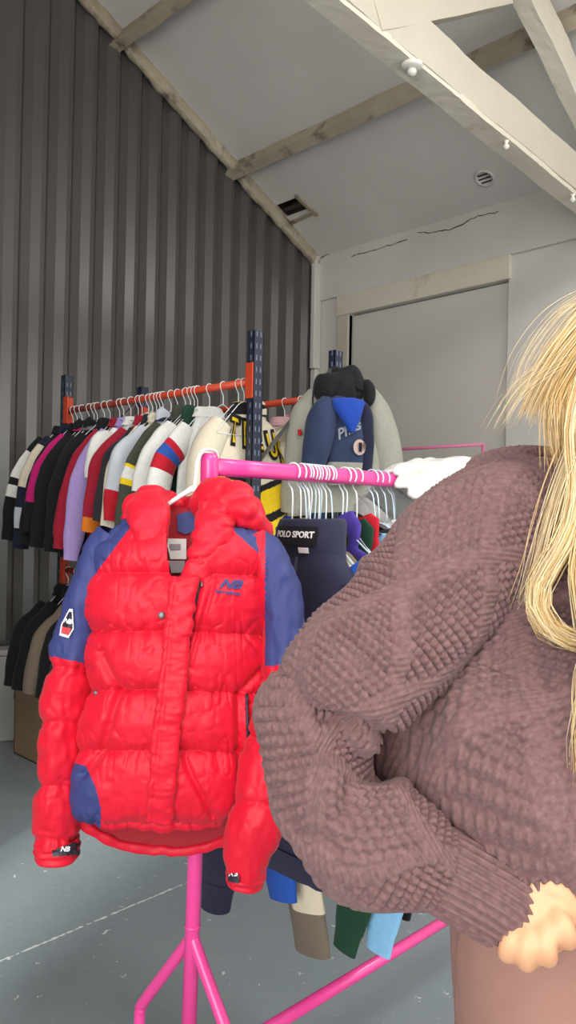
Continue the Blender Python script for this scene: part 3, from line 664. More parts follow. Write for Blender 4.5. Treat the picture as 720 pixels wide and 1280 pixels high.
g = sweep([(0, .004, -.135), (0, .002, -.11), (0, -.004, -.085), (0, -.002, -.08), (0, .002, -.10), (0, .004, -.12)], [.105, .092, .085, .076, .07, .07], [.055, .052, .05, .045, .04, .04], (0, -1, 0), 20, 36, .9, up=(0, 0, 1)); g['V'] = TL(g['V']); put('collar', g, [M_black, yellow], tl, mi=(face_mean(g['Vv'], 20, 36) > .55).astype(int))
bv = bvh_of(GL['body']); axx = TL.R @ np.array([1, 0, 0]); axz = TL.R @ np.array([0, 0, 1.0]); dirr = TL.R @ np.array([0, 1.0, 0])
for ch, lx, lz, rt in (('T', -.115, -.215, .16), ('E', -.05, -.225, .06), ('E', .012, -.235, -.04), ('U', .095, -.262, -.2), ('S', .16, -.29, -.3)):
    for bold, sz, lift, mm in ((.010, .13, .003, M_black), (.0005, .122, .0075, yellow)):
        V2, F2 = text_polys(ch, sz, bold=bold); V2 = V2*np.array([.72, 1.25, 1]); c, s = math.cos(rt), math.sin(rt)
        o0 = TL(np.array([[lx, 0, lz]]))[0]
        decal('letter', V2, F2, o0, axx*c-axz*s*-1 if False else axx*c+axz*-s, axz*c+axx*s, bv, dirr, mm, tl, lift=lift, thick=.003)
hanger((XJ, YF+.06-.06, RAIL_Z), PI/2, 'white wire hanger holding the cream letterman jacket', None, 'o')
# garments on the rear rail
for px, nm, lab, mt in ((334, 'sweatshirt', 'dusty pink top on the rear orange rail beside the grey jacket', pinkf), (352, 'jacket', 'navy blue jacket on the rear orange rail beside the grey jacket', C_('mid_blue_nylon', (34, 62, 110)))):
    X = hit(px+(22 if mt is pinkf else 24), 506, 1, YBK)[0]
    garment(nm, lab, 'jacket' if nm == 'jacket' else 'sweatshirt', (X, YBK, RAIL_Z), PI/2+.05, mt, collar=mt, D=.05, L=.66, SL=.55, top=-.09 if mt is pinkf else -.125, group='clothes on the rear orange rail', W=.2)
    hanger((X, YBK, RAIL_Z), PI/2, 'white wire hanger on the rear orange rail with the %s top' % ('pink' if mt is pinkf else 'blue'), 'hangers on the rear rail', 'o')
for px in (210, 250, 290):
    X = hit(px, 512, 1, YBK)[0]
    garment('jacket', 'dark jacket on the rear rail hidden behind the front row', 'jacket', (X, YBK, RAIL_Z), PI/2, char, collar=char, D=.05, L=.7, group='dark jackets at the back', n=36, m=32)
# lower tier
for k, (px, mt, lab) in enumerate(((86, M_black, 'black garment at the wall end of the low rail'), (97, M_black, 'black garment second from the wall on the low rail'), (112, beige, 'beige canvas jacket hanging on the low rail'), (124, M_black, 'black garment right of the beige jacket on the low rail'), (140, char, 'charcoal garment on the low rail behind the red sleeve'), (160, brown, 'brown suede jacket on the low rail behind the red sleeve'), (190, M_black, 'black garment on the low rail behind the red jacket'))):
    X = hit(px, 690, 1, YF)[0]
    garment('jacket', lab, 'jacket', (X, YF, 1.02), PI/2+random.uniform(-.1, .1), mt, collar=mt, D=.045, L=.6, SL=.5, group='jackets on the low rail', n=40, m=36)
    hanger((X, YF, 1.02), PI/2, 'white wire hanger on the low rail in the shade', 'hangers on the low rail', 'o')
# ------------------------------------------------------------------ grey jacket and navy hooded jacket hung on the end of the rack
def pxloft(rows, n, m, e=1.0, disp=None, close=(False, False)):
    """rows: (py, x_left, x_right, z of the middle, half depth front, half depth back): level rings facing the lens direction, real thickness"""
    R = np.array(rows, float); c = [P((r[1]+r[2])/2, r[0], r[3]) for r in R]; hw = [(r[2]-r[1])/2*r[3]/F_PX for r in R]
    return sweep(c, hw, R[:, 4], np.array([.78, -.62, 0]), n, m, e, disp=disp, hb=R[:, 5], close=close)
gj = thing('hooded_jacket', 'grey jacket with a big black hood hung on the end of the rack', 'jacket', P(420, 470, 3.55))
zz = 3.5
g = pxloft([(640, 372, 484, zz, .07, .06), (600, 374, 480, zz, .075, .06), (560, 380, 474, zz, .08, .06), (525, 385, 468, zz, .08, .06), (502, 390, 463, zz, .07, .06), (490, 400, 455, zz, .06, .05), (482, 412, 445, zz, .05, .04)], 60, 56, .85, fold(.012, 77)); put('body', g, [stone], gj)
def psleeve(K, hw, hd, dsp, n=44, m=28, front=(.78, -.62, 0)):
    return sweep([P(*k) for k in K], hw, hd, front, n, m, .95, disp=dsp)
g = psleeve([(398, 494, zz), (386, 520, zz-.02), (376, 560, zz-.03), (368, 600, zz-.02), (364, 640, zz)], [.06, .075, .07, .06, .05], [.05, .06, .06, .055, .05], fold(.012, 81)); put('sleeve', g, [stone], gj)
g = psleeve([(452, 490, zz), (468, 518, zz+.02), (478, 555, zz+.03), (486, 595, zz+.03), (488, 640, zz+.03)], [.05, .07, .072, .062, .05], [.05, .06, .06, .055, .05], fold(.012, 85)); put('sleeve', g, [stone], gj)
g = pxloft([(508, 424, 448, zz-.075, .04, .05), (503, 410, 457, zz-.07, .06, .05), (495, 396, 461, zz-.06, .075, .05), (488, 391, 461, zz-.05, .08, .05), (479, 398, 459, zz-.045, .075, .05), (470, 407, 452, zz-.04, .06, .05), (463, 413, 441, zz-.035, .045, .04), (460, 418, 437, zz-.035, .02, .02)], 70, 60, .9, lambda U, V, X, a, b: .008*vnoise(X*np.array([10, 10, 6.]), 1, 91)+.003*vnoise(X*26, 1, 93)-.009*np.exp(-(vnoise(X*np.array([11, 11, 4.]), 1, 94)/.14)**2), close=(True, True)); put('hood', g, [M_black], gj)
g = sweep([P(452, 486, zz-.07), P(456, 480, zz-.08), P(461, 488, zz-.08), P(461, 500, zz-.08), P(458, 508, zz-.07)], [.012, .025, .03, .025, .012], [.02, .03, .035, .03, .02], (.78, -.62, 0), 18, 16, 1, disp=fold(.008, 96), close=(True, True)); put('hood_edge', g, [M_black], gj)
V, Fs = tube_geo(spline([P(392, 488, zz-.11), P(391, 500, zz-.1), P(391.5, 513, zz-.105)], 14), .004, 7); cord = link('drawcord', mesh('drawcord', V, Fs), M_black, gj)
MB().box((-.011, -.006, -.02), (.011, .006, .012), 0, .003, np.r_[np.c_[np.array([RT, -FW, UP]).T, P(391.5, 516, zz-.105)[:, None]], [[0, 0, 0, 1]]]).build('cord_stop', M_black, cord)
g = sweep([P(457, 500, zz-.085), P(458, 530, zz-.1), P(459, 560, zz-.1), P(461, 590, zz-.09)], [.008]*4, [.006]*4, (.78, -.62, 0), 24, 10, 1); put('zip_tape', g, [M_black], gj)
MB().add(*tube_geo([P(374.5, 537, zz-.105), P(375, 544, zz-.107)], .009, 6)).build('red_tab', red, gj)
nj = thing('hooded_jacket', 'navy jacket with a bright blue hood lining hung in front of the grey jacket', 'jacket', P(432, 505, 3.4)); zn = 3.40
nb = C_('dusty_navy_nylon', (50, 62, 92))
g = pxloft([(606, 409, 457, zn, .05, .05), (582, 407, 456, zn, .06, .05), (576, 407, 456, zn, .06, .05), (545, 405, 455, zn, .065, .05), (520, 404, 454, zn, .06, .05), (506, 408, 450, zn, .05, .04), (499, 416, 446, zn, .04, .03)], 60, 44, .85, fold(.01, 101)); yv = face_mean(g['Vv'], 60, 44); put('body', g, [nb, stone], nj, (yv < .26).astype(int))
g = psleeve([(412, 502, zn-.03), (404, 520, zn-.05), (398, 548, zn-.06), (393, 575, zn-.05), (390, 590, zn-.04)], [.045, .062, .062, .055, .045], [.045, .06, .06, .05, .045], fold(.012, 105)); put('sleeve', g, [nb], nj)
g = psleeve([(446, 502, zn), (452, 518, zn+.01), (454, 545, zn+.01), (455, 572, zn+.01), (456, 590, zn)], [.03, .045, .05, .045, .04], [.045, .055, .05, .05, .045], fold(.01, 109)); put('sleeve', g, [M_dnavy], nj)
g = pxloft([(540, 438, 443, zn-.085, .012, .01), (530, 430, 447, zn-.085, .026, .02), (517, 421, 452, zn-.085, .034, .02), (507, 415, 455, zn-.08, .034, .02), (501, 414, 456, zn-.075, .022, .02), (499, 420, 450, zn-.07, .01, .01)], 40, 36, .9, fold(.009, 113), close=(True, True)); put('hood', g, [C_('bright_blue_lining', (34, 72, 170))], nj)
V2, F2 = text_polys('Phas', .06, shear=.4, bold=.0015); bvn = bvh_of(bpy.data.objects[nj.children[0].name]) if nj.children else None
if bvn: decal('script_lettering', V2, F2, P(435, 538, zn-.15), nrmz(RT*.9+UP*.45), nrmz(UP*.9-RT*.45), bvn, nrmz(ray(435, 538)), C_('silver_thread', (150, 156, 168)), nj, lift=.012)
a = np.arange(24)*2*PI/24
if bvn:
    decal('round_badge', np.stack([.026*np.cos(a), .034*np.sin(a)], 1), [list(range(24))], P(449.5, 559, zn-.15), RT, UP, bvn, nrmz(ray(450, 559)), C_('badge_cream', (206, 180, 172)), nj, lift=.014)
    decal('badge_mark', *rect_grid(.012, .04, 4, 6), P(450.5, 559, zn-.15), RT, UP, bvn, nrmz(ray(450, 559)), M_dnavy, nj, lift=.017)
# ------------------------------------------------------------------ bin and cardboard box under the rack
bp = hit(19.5, 926, 2, 0); ang = math.radians(69.5)
T = TR((bp[0], bp[1], 0), ang); bt = thing('storage_bin', 'white lidded bin on the floor at the wall end of the rack', 'bin', (bp[0], bp[1], 0))
M_bin = mat('white_bin_plastic', (186, 184, 178), rough=.5, noise=.2, nscale=5)
def tbox(lo, hi, bev, T): 
    M = np.eye(4); M[:3, :3] = T.R; M[:3, 3] = T(np.zeros((1, 3)))[0]; return MB().box(lo, hi, 0, bev, M)
tbox((-.34, 0, 0), (0, .14, .50), .012, T).build('bin_body', M_bin, bt); tbox((-.348, -.01, .50), (.006, .146, .535), .01, T).build('lid', M_bin, bt)
cb = hit(17, 941, 2, 0); M_card = mat('brown_cardboard', (148, 124, 96), rough=.9, noise=.3, nscale=6)
bx = thing('cardboard_box', 'brown open cardboard box on the floor below the dark jackets', 'box', (cb[0], cb[1], 0)); x0, y0 = cb[0], cb[1]; h_ = .39
MB().box((x0, y0, 0), (x0+.5, y0+.006, h_)).box((x0, y0+.36, 0), (x0+.5, y0+.366, h_)).box((x0, y0, 0), (x0+.006, y0+.366, h_)).box((x0+.494, y0, 0), (x0+.5, y0+.366, h_)).box((x0, y0, 0), (x0+.5, y0+.366, .006)).build('box_walls', M_card, bx)
V, Fs = grid_sheet(np.stack(np.meshgrid(np.linspace(x0-.02, x0+.0, 4), np.linspace(y0, y0+.366, 8)) + [np.linspace(h_-.09, h_, 4)[None, :].repeat(8, 0)], -1), .005); link('box_flap', mesh('box_flap', V, Fs, smooth=False), M_card, bx)
g = sweep([(x0+.05, y0+.18, h_-.08), (x0+.15, y0+.18, h_-.0), (x0+.27, y0+.18, h_+.01), (x0+.4, y0+.18, h_-.03), (x0+.46, y0+.18, h_-.1)], [.1, .16, .165, .15, .1], [.08, .1, .11, .1, .08], (0, 0, 1), 40, 30, 1, disp=fold(.03, 121, (12, 12, 12)), close=(True, True)); o = put('folded_clothes', g, [C_('dark_red_knit', (84, 30, 36))]); tag(o, 'dark red knitted clothes heaped in the cardboard box', 'clothes')
# ================================================================== PINK CLOTHES RAIL (foreground)
PT, PB = P(262, 580, 1.6), P(236, 1290, 1.6)
dpost = nrmz(PB-PT); foot = PT+dpost*(PT[2]/-dpost[2])
pr = thing('clothes_rail', 'bright pink tubular clothes rail in front of the jacket rack', 'clothes rail', (foot[0], foot[1], 0))
XP = PT[0]
def rt(pts, r, nm, par=pr, mt=None, sm=12, n=40):
    V, Fs = tube_geo(np.asarray(pts, float) if len(pts) < 3 else spline(pts, n), r, 18); return link(nm, mesh(nm, V, Fs), mt or M_pink, par)
post = rt([PT+(0, 0, -.02), foot+np.array([0, 0, .01])], .0155, 'post')
def along(t): return PT+dpost*t
# socket at the top
V, Fs = lathe([(.001, .022), (.012, .0215), (.0165, .017), (.0185, .008), (.0185, -.045), (.0168, -.048), (.0168, -.05)], 28, at=PT); link('top_socket', mesh('top_socket', V, Fs), M_pink, pr)
YE = hit(690, 605, 0, XP)[1]; RZ = float(np.mean([PT[2], hit(495, 602, 0, XP)[2]]))
RY0, RY1 = PT[1], 2.45
def oval(p0, p1, w, h, nm, par=pr):
    g = sweep([p0, np.array(p0)*.5+np.array(p1)*.5, p1], [w]*3, [h]*3, (0, 0, 1), 12, 24, .75, close=(True, True)); return put(nm, g, M_pink, par)
oval((XP, RY0+.012, RZ-.001), (XP, RY1, RZ-.001), .0155, .0185, 'rail')
far = np.array([foot[0]+.0, RY1, 0])
rt([(XP, RY1, RZ-.005), (XP, RY1, .01)], .0155, 'post')
V, Fs = lathe([(.001, .022), (.012, .0215), (.0165, .017), (.0185, .008), (.0185, -.045), (.0168, -.048), (.0168, -.05)], 28, at=(XP, RY1, RZ)); link('top_socket', mesh('top_socket', V, Fs), M_pink, pr)
hb1, hb2 = hit(350, 1280, 0, foot[0]+.01), hit(560, 1141, 0, foot[0]+.01); zb_ = (hb1[2]+hb2[2])/2
rt([(foot[0]+.012, foot[1], zb_), (XP+.0, RY1, zb_)], .0145, 'base_bar')
J = along((PT[2]-.485)/-dpost[2]); 
for base, js in ((J, 1), (np.array([XP, RY1, .485]), 1)):
    for sx in (-1, 1):
        d = .175
        rt([base+np.array([sx*.004, 0, -.0]), base+np.array([sx*.03, 0, -.035]), base+np.array([sx*d*.92, 0, -.20]), base+np.array([sx*d, 0, -.225]), base+np.array([sx*(d+.004), 0, -.26]), np.array([base[0]+sx*(d+.004), base[1], .012])], .0125, 'leg', n=80)
        V, Fs = lathe([(.001, 0), (.017, 0), (.019, .004), (.019, .03), (.0135, .034)], 20, at=(base[0]+sx*(d+.004), base[1], 0)); link('rubber_foot', mesh('rubber_foot', V, Fs), mat('black_rubber', (26, 26, 28), rough=.8), [c for c in pr.children if c.name.startswith('leg')][-1])
V, Fs = lathe([(.0158, 0), (.0175, .002), (.0175, .018), (.0158, .02)], 24, at=along((PT[2]-.545)/-dpost[2])); 
pc = along((PT[2]-.505)/-dpost[2])
V, Fs = lathe([(.0156, 0), (.0166, .001), (.0166, .006), (.0156, .007)], 24, at=pc); link('joint_ring', mesh('joint_ring', V, Fs), M_pink, pr)
V, Fs = lathe([(.0156, -.05), (.021, -.045), (.021, .0), (.018, .012), (.0156, .014)], 24, at=along((PT[2]-.29)/-dpost[2])); link('base_collar', mesh('base_collar', V, Fs), M_pink, pr)
# second, thinner pink rail by the white wall
a_, b_ = hit(484, 562, 1, 4.3), hit(604, 556, 1, 4.3); z2 = (a_[2]+b_[2])/2
p2 = thing('clothes_rail', 'thin pink clothes rail standing against the white wall', 'clothes rail', (b_[0], 4.3, 0))
M_pink2 = mat('dusty_pink_enamel', (205, 118, 150), rough=.4)
xl, xr = a_[0]-.5, b_[0]
for nm, pts in (('rail', [(xl, 4.3, z2), (xr, 4.3, z2)]), ('post', [(xl, 4.3, z2), (xl, 4.3, .05)]), ('post', [(xr, 4.3, z2), (xr, 4.3, .05)]), ('base_bar', [(xl, 4.3, .16), (xr, 4.3, .16)])): rt(pts, .011, nm, p2, M_pink2)
for x in (xl, xr): rt([(x, 4.08, .012), (x, 4.52, .012)], .011, 'foot_bar', p2, M_pink2)
# ------------------------------------------------------------------ clothes on the pink rail
GP = 'clothes on the pink rail'
royal = C_('royal_blue_cotton', (40, 86, 178)); ecru = C_('ecru_fleece', (226, 214, 188)); taupe = C_('taupe_jersey', (122, 110, 96)); dgreen = C_('dark_green_fleece', (28, 66, 46)); sky = C_('light_blue_jersey', (138, 196, 234)); purple = C_('purple_fleece', (74, 56, 150)); inkn = C_('ink_navy_jersey', (45, 46, 68), bump=.2)
def yrail(px): return hit(px, 600, 0, XP)[1]
def gp(px, nm, lab, cat, body, **kw):
    Y = yrail(px); k = dict(top=-.135, D=.014, L=.72, W=.19, n=56, m=48, amp=.005, group=GP); k.update(kw)
    r = garment(nm, lab, cat, (XP+k.pop('dx', 0), Y, RZ), 0, body, **k)
    return r
def hp_(px, rz, lab, grp, m=None, tilt=0): hanger((XP, yrail(px), RZ), rz, lab, grp, 'p', m, tilt)
# navy sweatshirt first on the rail
nav, GN, TN = gp(366, 'half_zip_sweatshirt', 'ink navy half zip sweatshirt with a black neck label, first on the pink rail', 'sweatshirt', inkn, cuff=inkn, hem=inkn, L=.70, W=.205, D=.045, ends=(P(272, 1105, 1.86), P(405, 1010, 1.52)), sw=.08, amp=.007, dx=.05)
# stand collar of the navy sweatshirt, open at the front, label inside
g = sweep([(0, .002, -.20), (0, .004, -.16), (0, .01, -.118), (0, .012, -.104), (0, .012, -.112), (0, .008, -.14)], [.104, .095, .09, .084, .078, .08], [.036, .05, .05, .046, .04, .04], (0, -1, 0), 24, 44, .9, up=(0, 0, 1), disp=fold(.004, 131)); g['V'] = TN(g['V']); put('collar', g, inkn, nav)
bvc = bvh_of([c for c in nav.children if c.name.startswith('collar')][0])
lb = decal('neck_label', *rect_grid(.125, .042, 14, 5), TN([[0.0, -.05, -.142]])[0], (1, 0, 0), (0, 0, 1), bvc, (0, 1, 0), M_black, nav, lift=.002, thick=.0015)
V2, F2 = text_polys('POLO SPORT', .019, bold=.0006); decal('label_text', V2, F2, TN([[0.0, -.05, -.139]])[0], (1, 0, 0), (0, 0, 1), bvc, (0, 1, 0), M_plas, lb, lift=.0042, thick=.0006)
bvb = bvh_of(GN['body'])
decal('zip', *rect_grid(.009, .15, 3, 12), TN([[0.006, -.05, -.262]])[0], (1, 0, 0), (0, 0, 1), bvb, (0, 1, 0), mat('dark_zip', (70, 72, 86), rough=.5), nav, lift=.002, thick=.002)
decal('size_tab', *rect_grid(.028, .012, 4, 3), TN([[0.03, -.05, -.172]])[0], (1, 0, 0), (0, 0, 1), bvc, (0, 1, 0), M_plas, nav, lift=.003, thick=.001)
hp_(366, .06, 'white plastic hanger holding the ink navy sweatshirt', None)
rows = [
 (380, 'sweatshirt', 'royal blue sweatshirt whose sleeve hangs below the red jacket cuff', 'sweatshirt', royal, dict(cuff=royal, ends=(P(350, 1095, 1.88), None), sw=.1, endw=.55, D=.02)),
 (388, 'sweatshirt', 'ecru fleece whose straight sleeve end hangs left of the brown knit sleeve', 'sweatshirt', ecru, dict(ends=(P(386, 1138, 1.9), None), sw=.085, endw=.62, D=.018)),
 (396, 'hoodie', 'taupe jersey top whose open cuff hangs lowest on the pink rail', 'hoodie', taupe, dict(ends=(P(391, 1190, 1.96), None), sw=.072, endw=.78, D=.024)),
 (404, 'sweatshirt', 'black sweatshirt in the middle of the pink rail', 'sweatshirt', M_black, dict()),
 (416, 'fleece', 'purple fleece showing beside the navy shoulder', 'fleece', purple, dict(W=.205, D=.016, top=-.12, ends=(None, P(536, 1110, 1.72)))),
 (434, 'sweatshirt', 'dark green fleece with a drooping cuff below the brown knit sleeve', 'fleece', dgreen, dict(ends=(None, P(436, 1160, 1.8)), sw=.08, endw=.5, cuff=dgreen)),
 (440, 'shirt', 'red shirt bunched among the white hangers', 'shirt', red, dict(W=.2, top=-.11, ends=(None, P(456, 1120, 1.85)), D=.016)),
 (452, 'sweatshirt', 'light blue jersey with a pale cuff hanging above the pink base bar', 'sweatshirt', sky, dict(ends=(None, P(477, 1160, 1.78)), sw=.082, endw=.5, cuff=sky)),
 (464, 'jacket', 'dark charcoal jacket near the far end of the pink rail', 'jacket', char, dict(top=-.115, W=.2)),
 (476, 'shirt', 'white shirt near the far end of the pink rail', 'shirt', white, dict(top=-.09, W=.15, L=.55, D=.016)),
 (488, 'jacket', 'black jacket under the white cloth at the far end of the pink rail', 'jacket', M_black, dict(top=-.11, ends=(None, P(494, 1140, 1.9)))),
]
for px, nm, lab, cat, mt, kw in rows: gp(px, nm, lab, cat, mt, **kw)
lab = 'thin pale hanger in the tight bunch above the navy sweatshirt'
for k, px in enumerate((376, 380, 384, 388, 392, 396, 400, 404, 408, 412)): hp_(px, random.uniform(-.2, .2), lab, 'bunched hangers on the pink rail', M_wireb if k % 2 else M_wire, random.uniform(-.12, .12))
for px in (430, 436, 446): hp_(px, random.uniform(-.2, .2), 'thin white hanger in the middle trio on the pink rail', 'middle hangers on the pink rail', M_wire, random.uniform(-.1, .1))
for px in (464, 471, 480, 489, 493): hp_(px, random.uniform(-.2, .2), 'thin white hanger at the far end of the pink rail beside the white cloth', 'far hangers on the pink rail', M_wireb, random.uniform(-.15, .15))
# white cloth thrown over the far end
def drape():
    yy = np.linspace(yrail(482), yrail(640), 70); nA = 44
    s = np.linspace(-1, 1, nA); X = np.zeros((70, nA, 3))
    for i, y in enumerate(yy):
        t = i/69
        up = .024+.055*math.sin(min(1, t*1.6)*PI/2)+.010*math.sin(t*13)*t; hang = .19*(.45+.55*min(1, t*2.4)); wid = .024+.05*min(1, t*3)
        fo = .016*np.sin(s*9+t*7)+.012*np.sin(s*19+t*12+1)
        X[i, :, 0] = XP+np.sign(s)*wid*(1-np.exp(-np.abs(s)*5))+s*.05*np.abs(s)+.4*fo
        X[i, :, 1] = y+.02*np.sin(s*3)+.5*fo
        X[i, :, 2] = RZ+up-hang*np.maximum(np.abs(s)-.12, 0)**1.1+.35*fo
    X += .006*np.stack([vnoise(X, 22, 3), vnoise(X, 22, 4), vnoise(X, 22, 5)], -1)
    return grid_sheet(X, .007)
V, Fs = drape(); o = link('white_cloth', mesh('white_cloth', V, Fs), C_('white_towelling', (214, 212, 208), bump=.6)); tag(o, 'white cloth thrown over the far end of the pink rail', 'cloth')
# ================================================================== RED PUFFER JACKET
Z0 = 1.50
M_red = mat('red_quilted_nylon', (212, 15, 46), rough=.5, noise=.25, nscale=18, rgb2=(204, 12, 42), bump=.12, bscale=220, sheen=.06, spec=.3)
M_redlin = mat('dark_red_lining', (150, 14, 32), rough=.8)
M_jnavy = mat('navy_nylon_panel', (58, 66, 120), rough=.6, noise=.25, nscale=20, rgb2=(52, 60, 112), bump=.15, bscale=300, spec=.3)
M_tab = mat('dark_rubber_tab', (38, 36, 52), rough=.5)
M_lab = mat('white_woven_label', (222, 216, 214), rough=.7); M_labg = mat('grey_woven_label', (150, 142, 146), rough=.7)
def proj(X):
    d = np.asarray(X, float)-CAM; z = d @ FW
    return 360+F_PX*(d @ RT)/z, 640-F_PX*(d @ UP)/z
def poly_dist(px, py, pts):
    best = np.full(px.shape, 1e9)
    for (x0, y0), (x1, y1) in zip(pts[:-1], pts[1:]):
        vx, vy = x1-x0, y1-y0; t = np.clip(((px-x0)*vx+(py-y0)*vy)/(vx*vx+vy*vy), 0, 1)
        best = np.minimum(best, np.hypot(px-x0-t*vx, py-y0-t*vy))
    return best
def in_poly(px, py, poly):
    r = np.zeros(px.shape, bool); n = len(poly)
    for i in range(n):
        x0, y0 = poly[i]; x1, y1 = poly[(i+1) % n]
        c = ((y0 > py) != (y1 > py)) & (px < (x1-x0)*(py-y0)/((y1-y0) if y1 != y0 else 1e-9)+x0)
        r ^= c
    return r
JF = np.array(TOCAM)                     # the jacket's front looks back to the lens, turned slightly
def jloft(rows, n, m, e, disp=None, close=(False, False)):
    R = np.array(rows, float); c = [P((r[1]+r[2])/2, r[0], r[3]) for r in R]; hw = [(r[2]-r[1])/2*r[3]/F_PX for r in R]
    return sweep(c, hw, R[:, 4], JF, n, m, e, disp=disp, hb=R[:, 5], close=close)
jk = thing('puffer_jacket', 'bright red quilted puffer jacket with navy shoulders on the near end of the pink rail', 'jacket', P(243, 612, 1.55))
creases = [655, 716, 789, 863, 938, 1029]
def puff(py, A, w=9.0):
    c = np.array(creases)+0.0
    d = np.min(np.abs(py[..., None]-c), -1)
    return A*(1-np.exp(-d/w)), d
grooves = [([(132, 815), (150, 862), (142, 900), (127, 942), (110, 966)], 5, .012), ([(322, 835), (298, 868), (296, 900), (298, 945), (300, 985), (284, 1030)], 5, .012), ([(230, 945), (264, 1014)], 4, .008),
           ([(310, 880), (312, 945)], 4, .008), ([(267, 727), (238, 832)], 3.5, .006), ([(250, 727), (231, 828)], 4, .008), ([(150, 862), (205, 862)], 4, .004)]
def torso_disp(U, V, X, cu, vu):
    px, py = proj(X); front = np.clip(np.sin(U*2*PI)*3, 0, 1)
    sl = (px-218)*.04
    h, d = puff(py-sl*(px > 230), .018, 11.0)
    r = h*(.05+.95*front)
    for pts, w, a in grooves: r = r-front*a*np.exp(-(poly_dist(px, py, pts)/w)**2)
    q = np.stack([px*.10, py*.028, 0*px], -1)
    r = r+.0055*vnoise(q, 1, 3)*np.exp(-d/16)+.003*vnoise(q*1.9, 1, 5)*np.exp(-d/14)+.003*vnoise(np.stack([px*.035, py*.05, 0*px], -1), 1, 9)+.0016*vnoise(np.stack([px*.13, py*.13, 0*px], -1), 1, 11)-.0045*np.exp(-(vnoise(q*1.35, 1, 71)/.13)**2)*np.exp(-d/20)
    return r
rows = [(1021, 101, 316, Z0, .050, .045), (1015, 100, 317, Z0, .058, .05), (990, 98, 319, Z0, .075, .05), (950, 102, 322, Z0, .085, .05), (900, 112, 326, Z0, .09, .05), (850, 118, 331, Z0, .092, .05), (800, 117, 335, Z0, .092, .05), (740, 119, 337, Z0, .09, .05),
        (700, 122, 336, Z0, .08, .05), (680, 130, 328, Z0, .07, .05), (664, 143, 312, Z0, .06, .05), (652, 160, 296, Z0, .05, .05), (642, 178, 278, Z0, .045, .045), (634, 192, 264, Z0, .04, .04)]
n, m = 420, 420
g = jloft(rows, n, m, .8, torso_disp)
px, py = proj(g['X']); fx, fy = face_mean(px, n, m), face_mean(py, n, m); uu = face_mean(np.where(g['U'] > .97, 0, g['U']), n, m)
front = (uu < .5)
side_l = in_poly(fx, fy, [(80, 950), (108, 958), (120, 985), (126, 1010), (126, 1045), (80, 1045)])
side_r = in_poly(fx, fy, [(300, 992), (330, 980), (330, 1050), (276, 1050), (284, 1020)])
yl = (fy < 655+(166-fx)*1.32) & (fx < 172); yr = (fy < 668+(fx-297)*.92) & (fx > 290)
mi = np.where(side_l | side_r | yl | yr, 1, 0)
hole = front & in_poly(fx, fy, [(204, 620), (254, 620), (252, 690), (224, 730), (211, 716)])
F2 = g['F'][~hole]; mi = mi[~hole]
g2 = dict(V=g['V'], F=F2, uv=g['uv']); torso = put('body', g2, [M_red, M_jnavy], jk, mi)
torso_full = link('tmp', mesh('tmp', g['V'], g['F'])); bvT = bvh_of(torso_full); bpy.data.objects.remove(torso_full)
# inside: lining closing the back and the hem
g = jloft([(1018, 112, 306, Z0+.01, .02, .03), (1012, 118, 300, Z0+.01, .03, .03), (1005, 130, 290, Z0+.01, .004, .004)], 12, 40, .9, close=(False, True)); put('hem_lining', g, M_redlin, jk)
# placket
def on_front(px, py, lift):
    d = ray(px, py); h = bvT.ray_cast(Vector((CAM+d*.8).tolist()), Vector(nrmz(d).tolist()), 2)
    q = np.array(h[0][:]) if h[0] is not None else P(px, py, Z0-.08)
    return q-nrmz(d)*lift
cl = [(231, 712), (230, 735), (225, 770), (221, 810), (217, 850), (212, 890), (208, 930), (204, 975), (201, 1015), (200, 1043)]
pc = spline(cl, 60); cpts = np.array([on_front(x, y, 0.0) for x, y in pc]); cpts = np.array([np.mean(cpts[max(0, i-6):i+7], 0) for i in range(60)])+JF*.008
def plk(U, V, X, a, b):
    px, py = proj(X); q = np.stack([px*.06, py*.11, px*0], -1)
    return .0028*vnoise(q, 1, 13)+.0016*vnoise(q*2.2, 1, 17)-.003*np.exp(-((px-np.interp(py, pc[:, 1], pc[:, 0])+10)/2.2)**2)
g = sweep(cpts[::4], [16.5*Z0/F_PX]*15, [.010]*15, JF, 180, 44, .6, disp=plk, hb=[.02]*15, close=(True, True)); put('placket', g, [M_red], jk)
# back tail, longer than the front
uu_ = np.linspace(-1, 1, 60); vv_ = np.linspace(0, 1, 16); X = np.zeros((16, 60, 3))
for i, v in enumerate(vv_):
    xb = 208+uu_*np.where(uu_ < 0, 109, 108); yb2 = 1066-36*np.abs(uu_)**2.6+(uu_ > 0)*2; y_ = 960+(yb2-960)*v
    X[i] = Pv(xb, y_, Z0+.045-.03*np.abs(uu_)**2)
V, Fs = grid_sheet(X, -.008); link('back_tail', mesh('back_tail', V, Fs), M_redlin, jk)
hemp = X[-1][::4]; g = sweep(hemp, [.0095]*len(hemp), [.007]*len(hemp), JF, 120, 20, .8, disp=lambda U, V, X, a, b: .003*vnoise(X, 45, 3), close=(True, True)); g['V'] = g['V']+UP*.006; put('hem_band', g, M_red, jk)
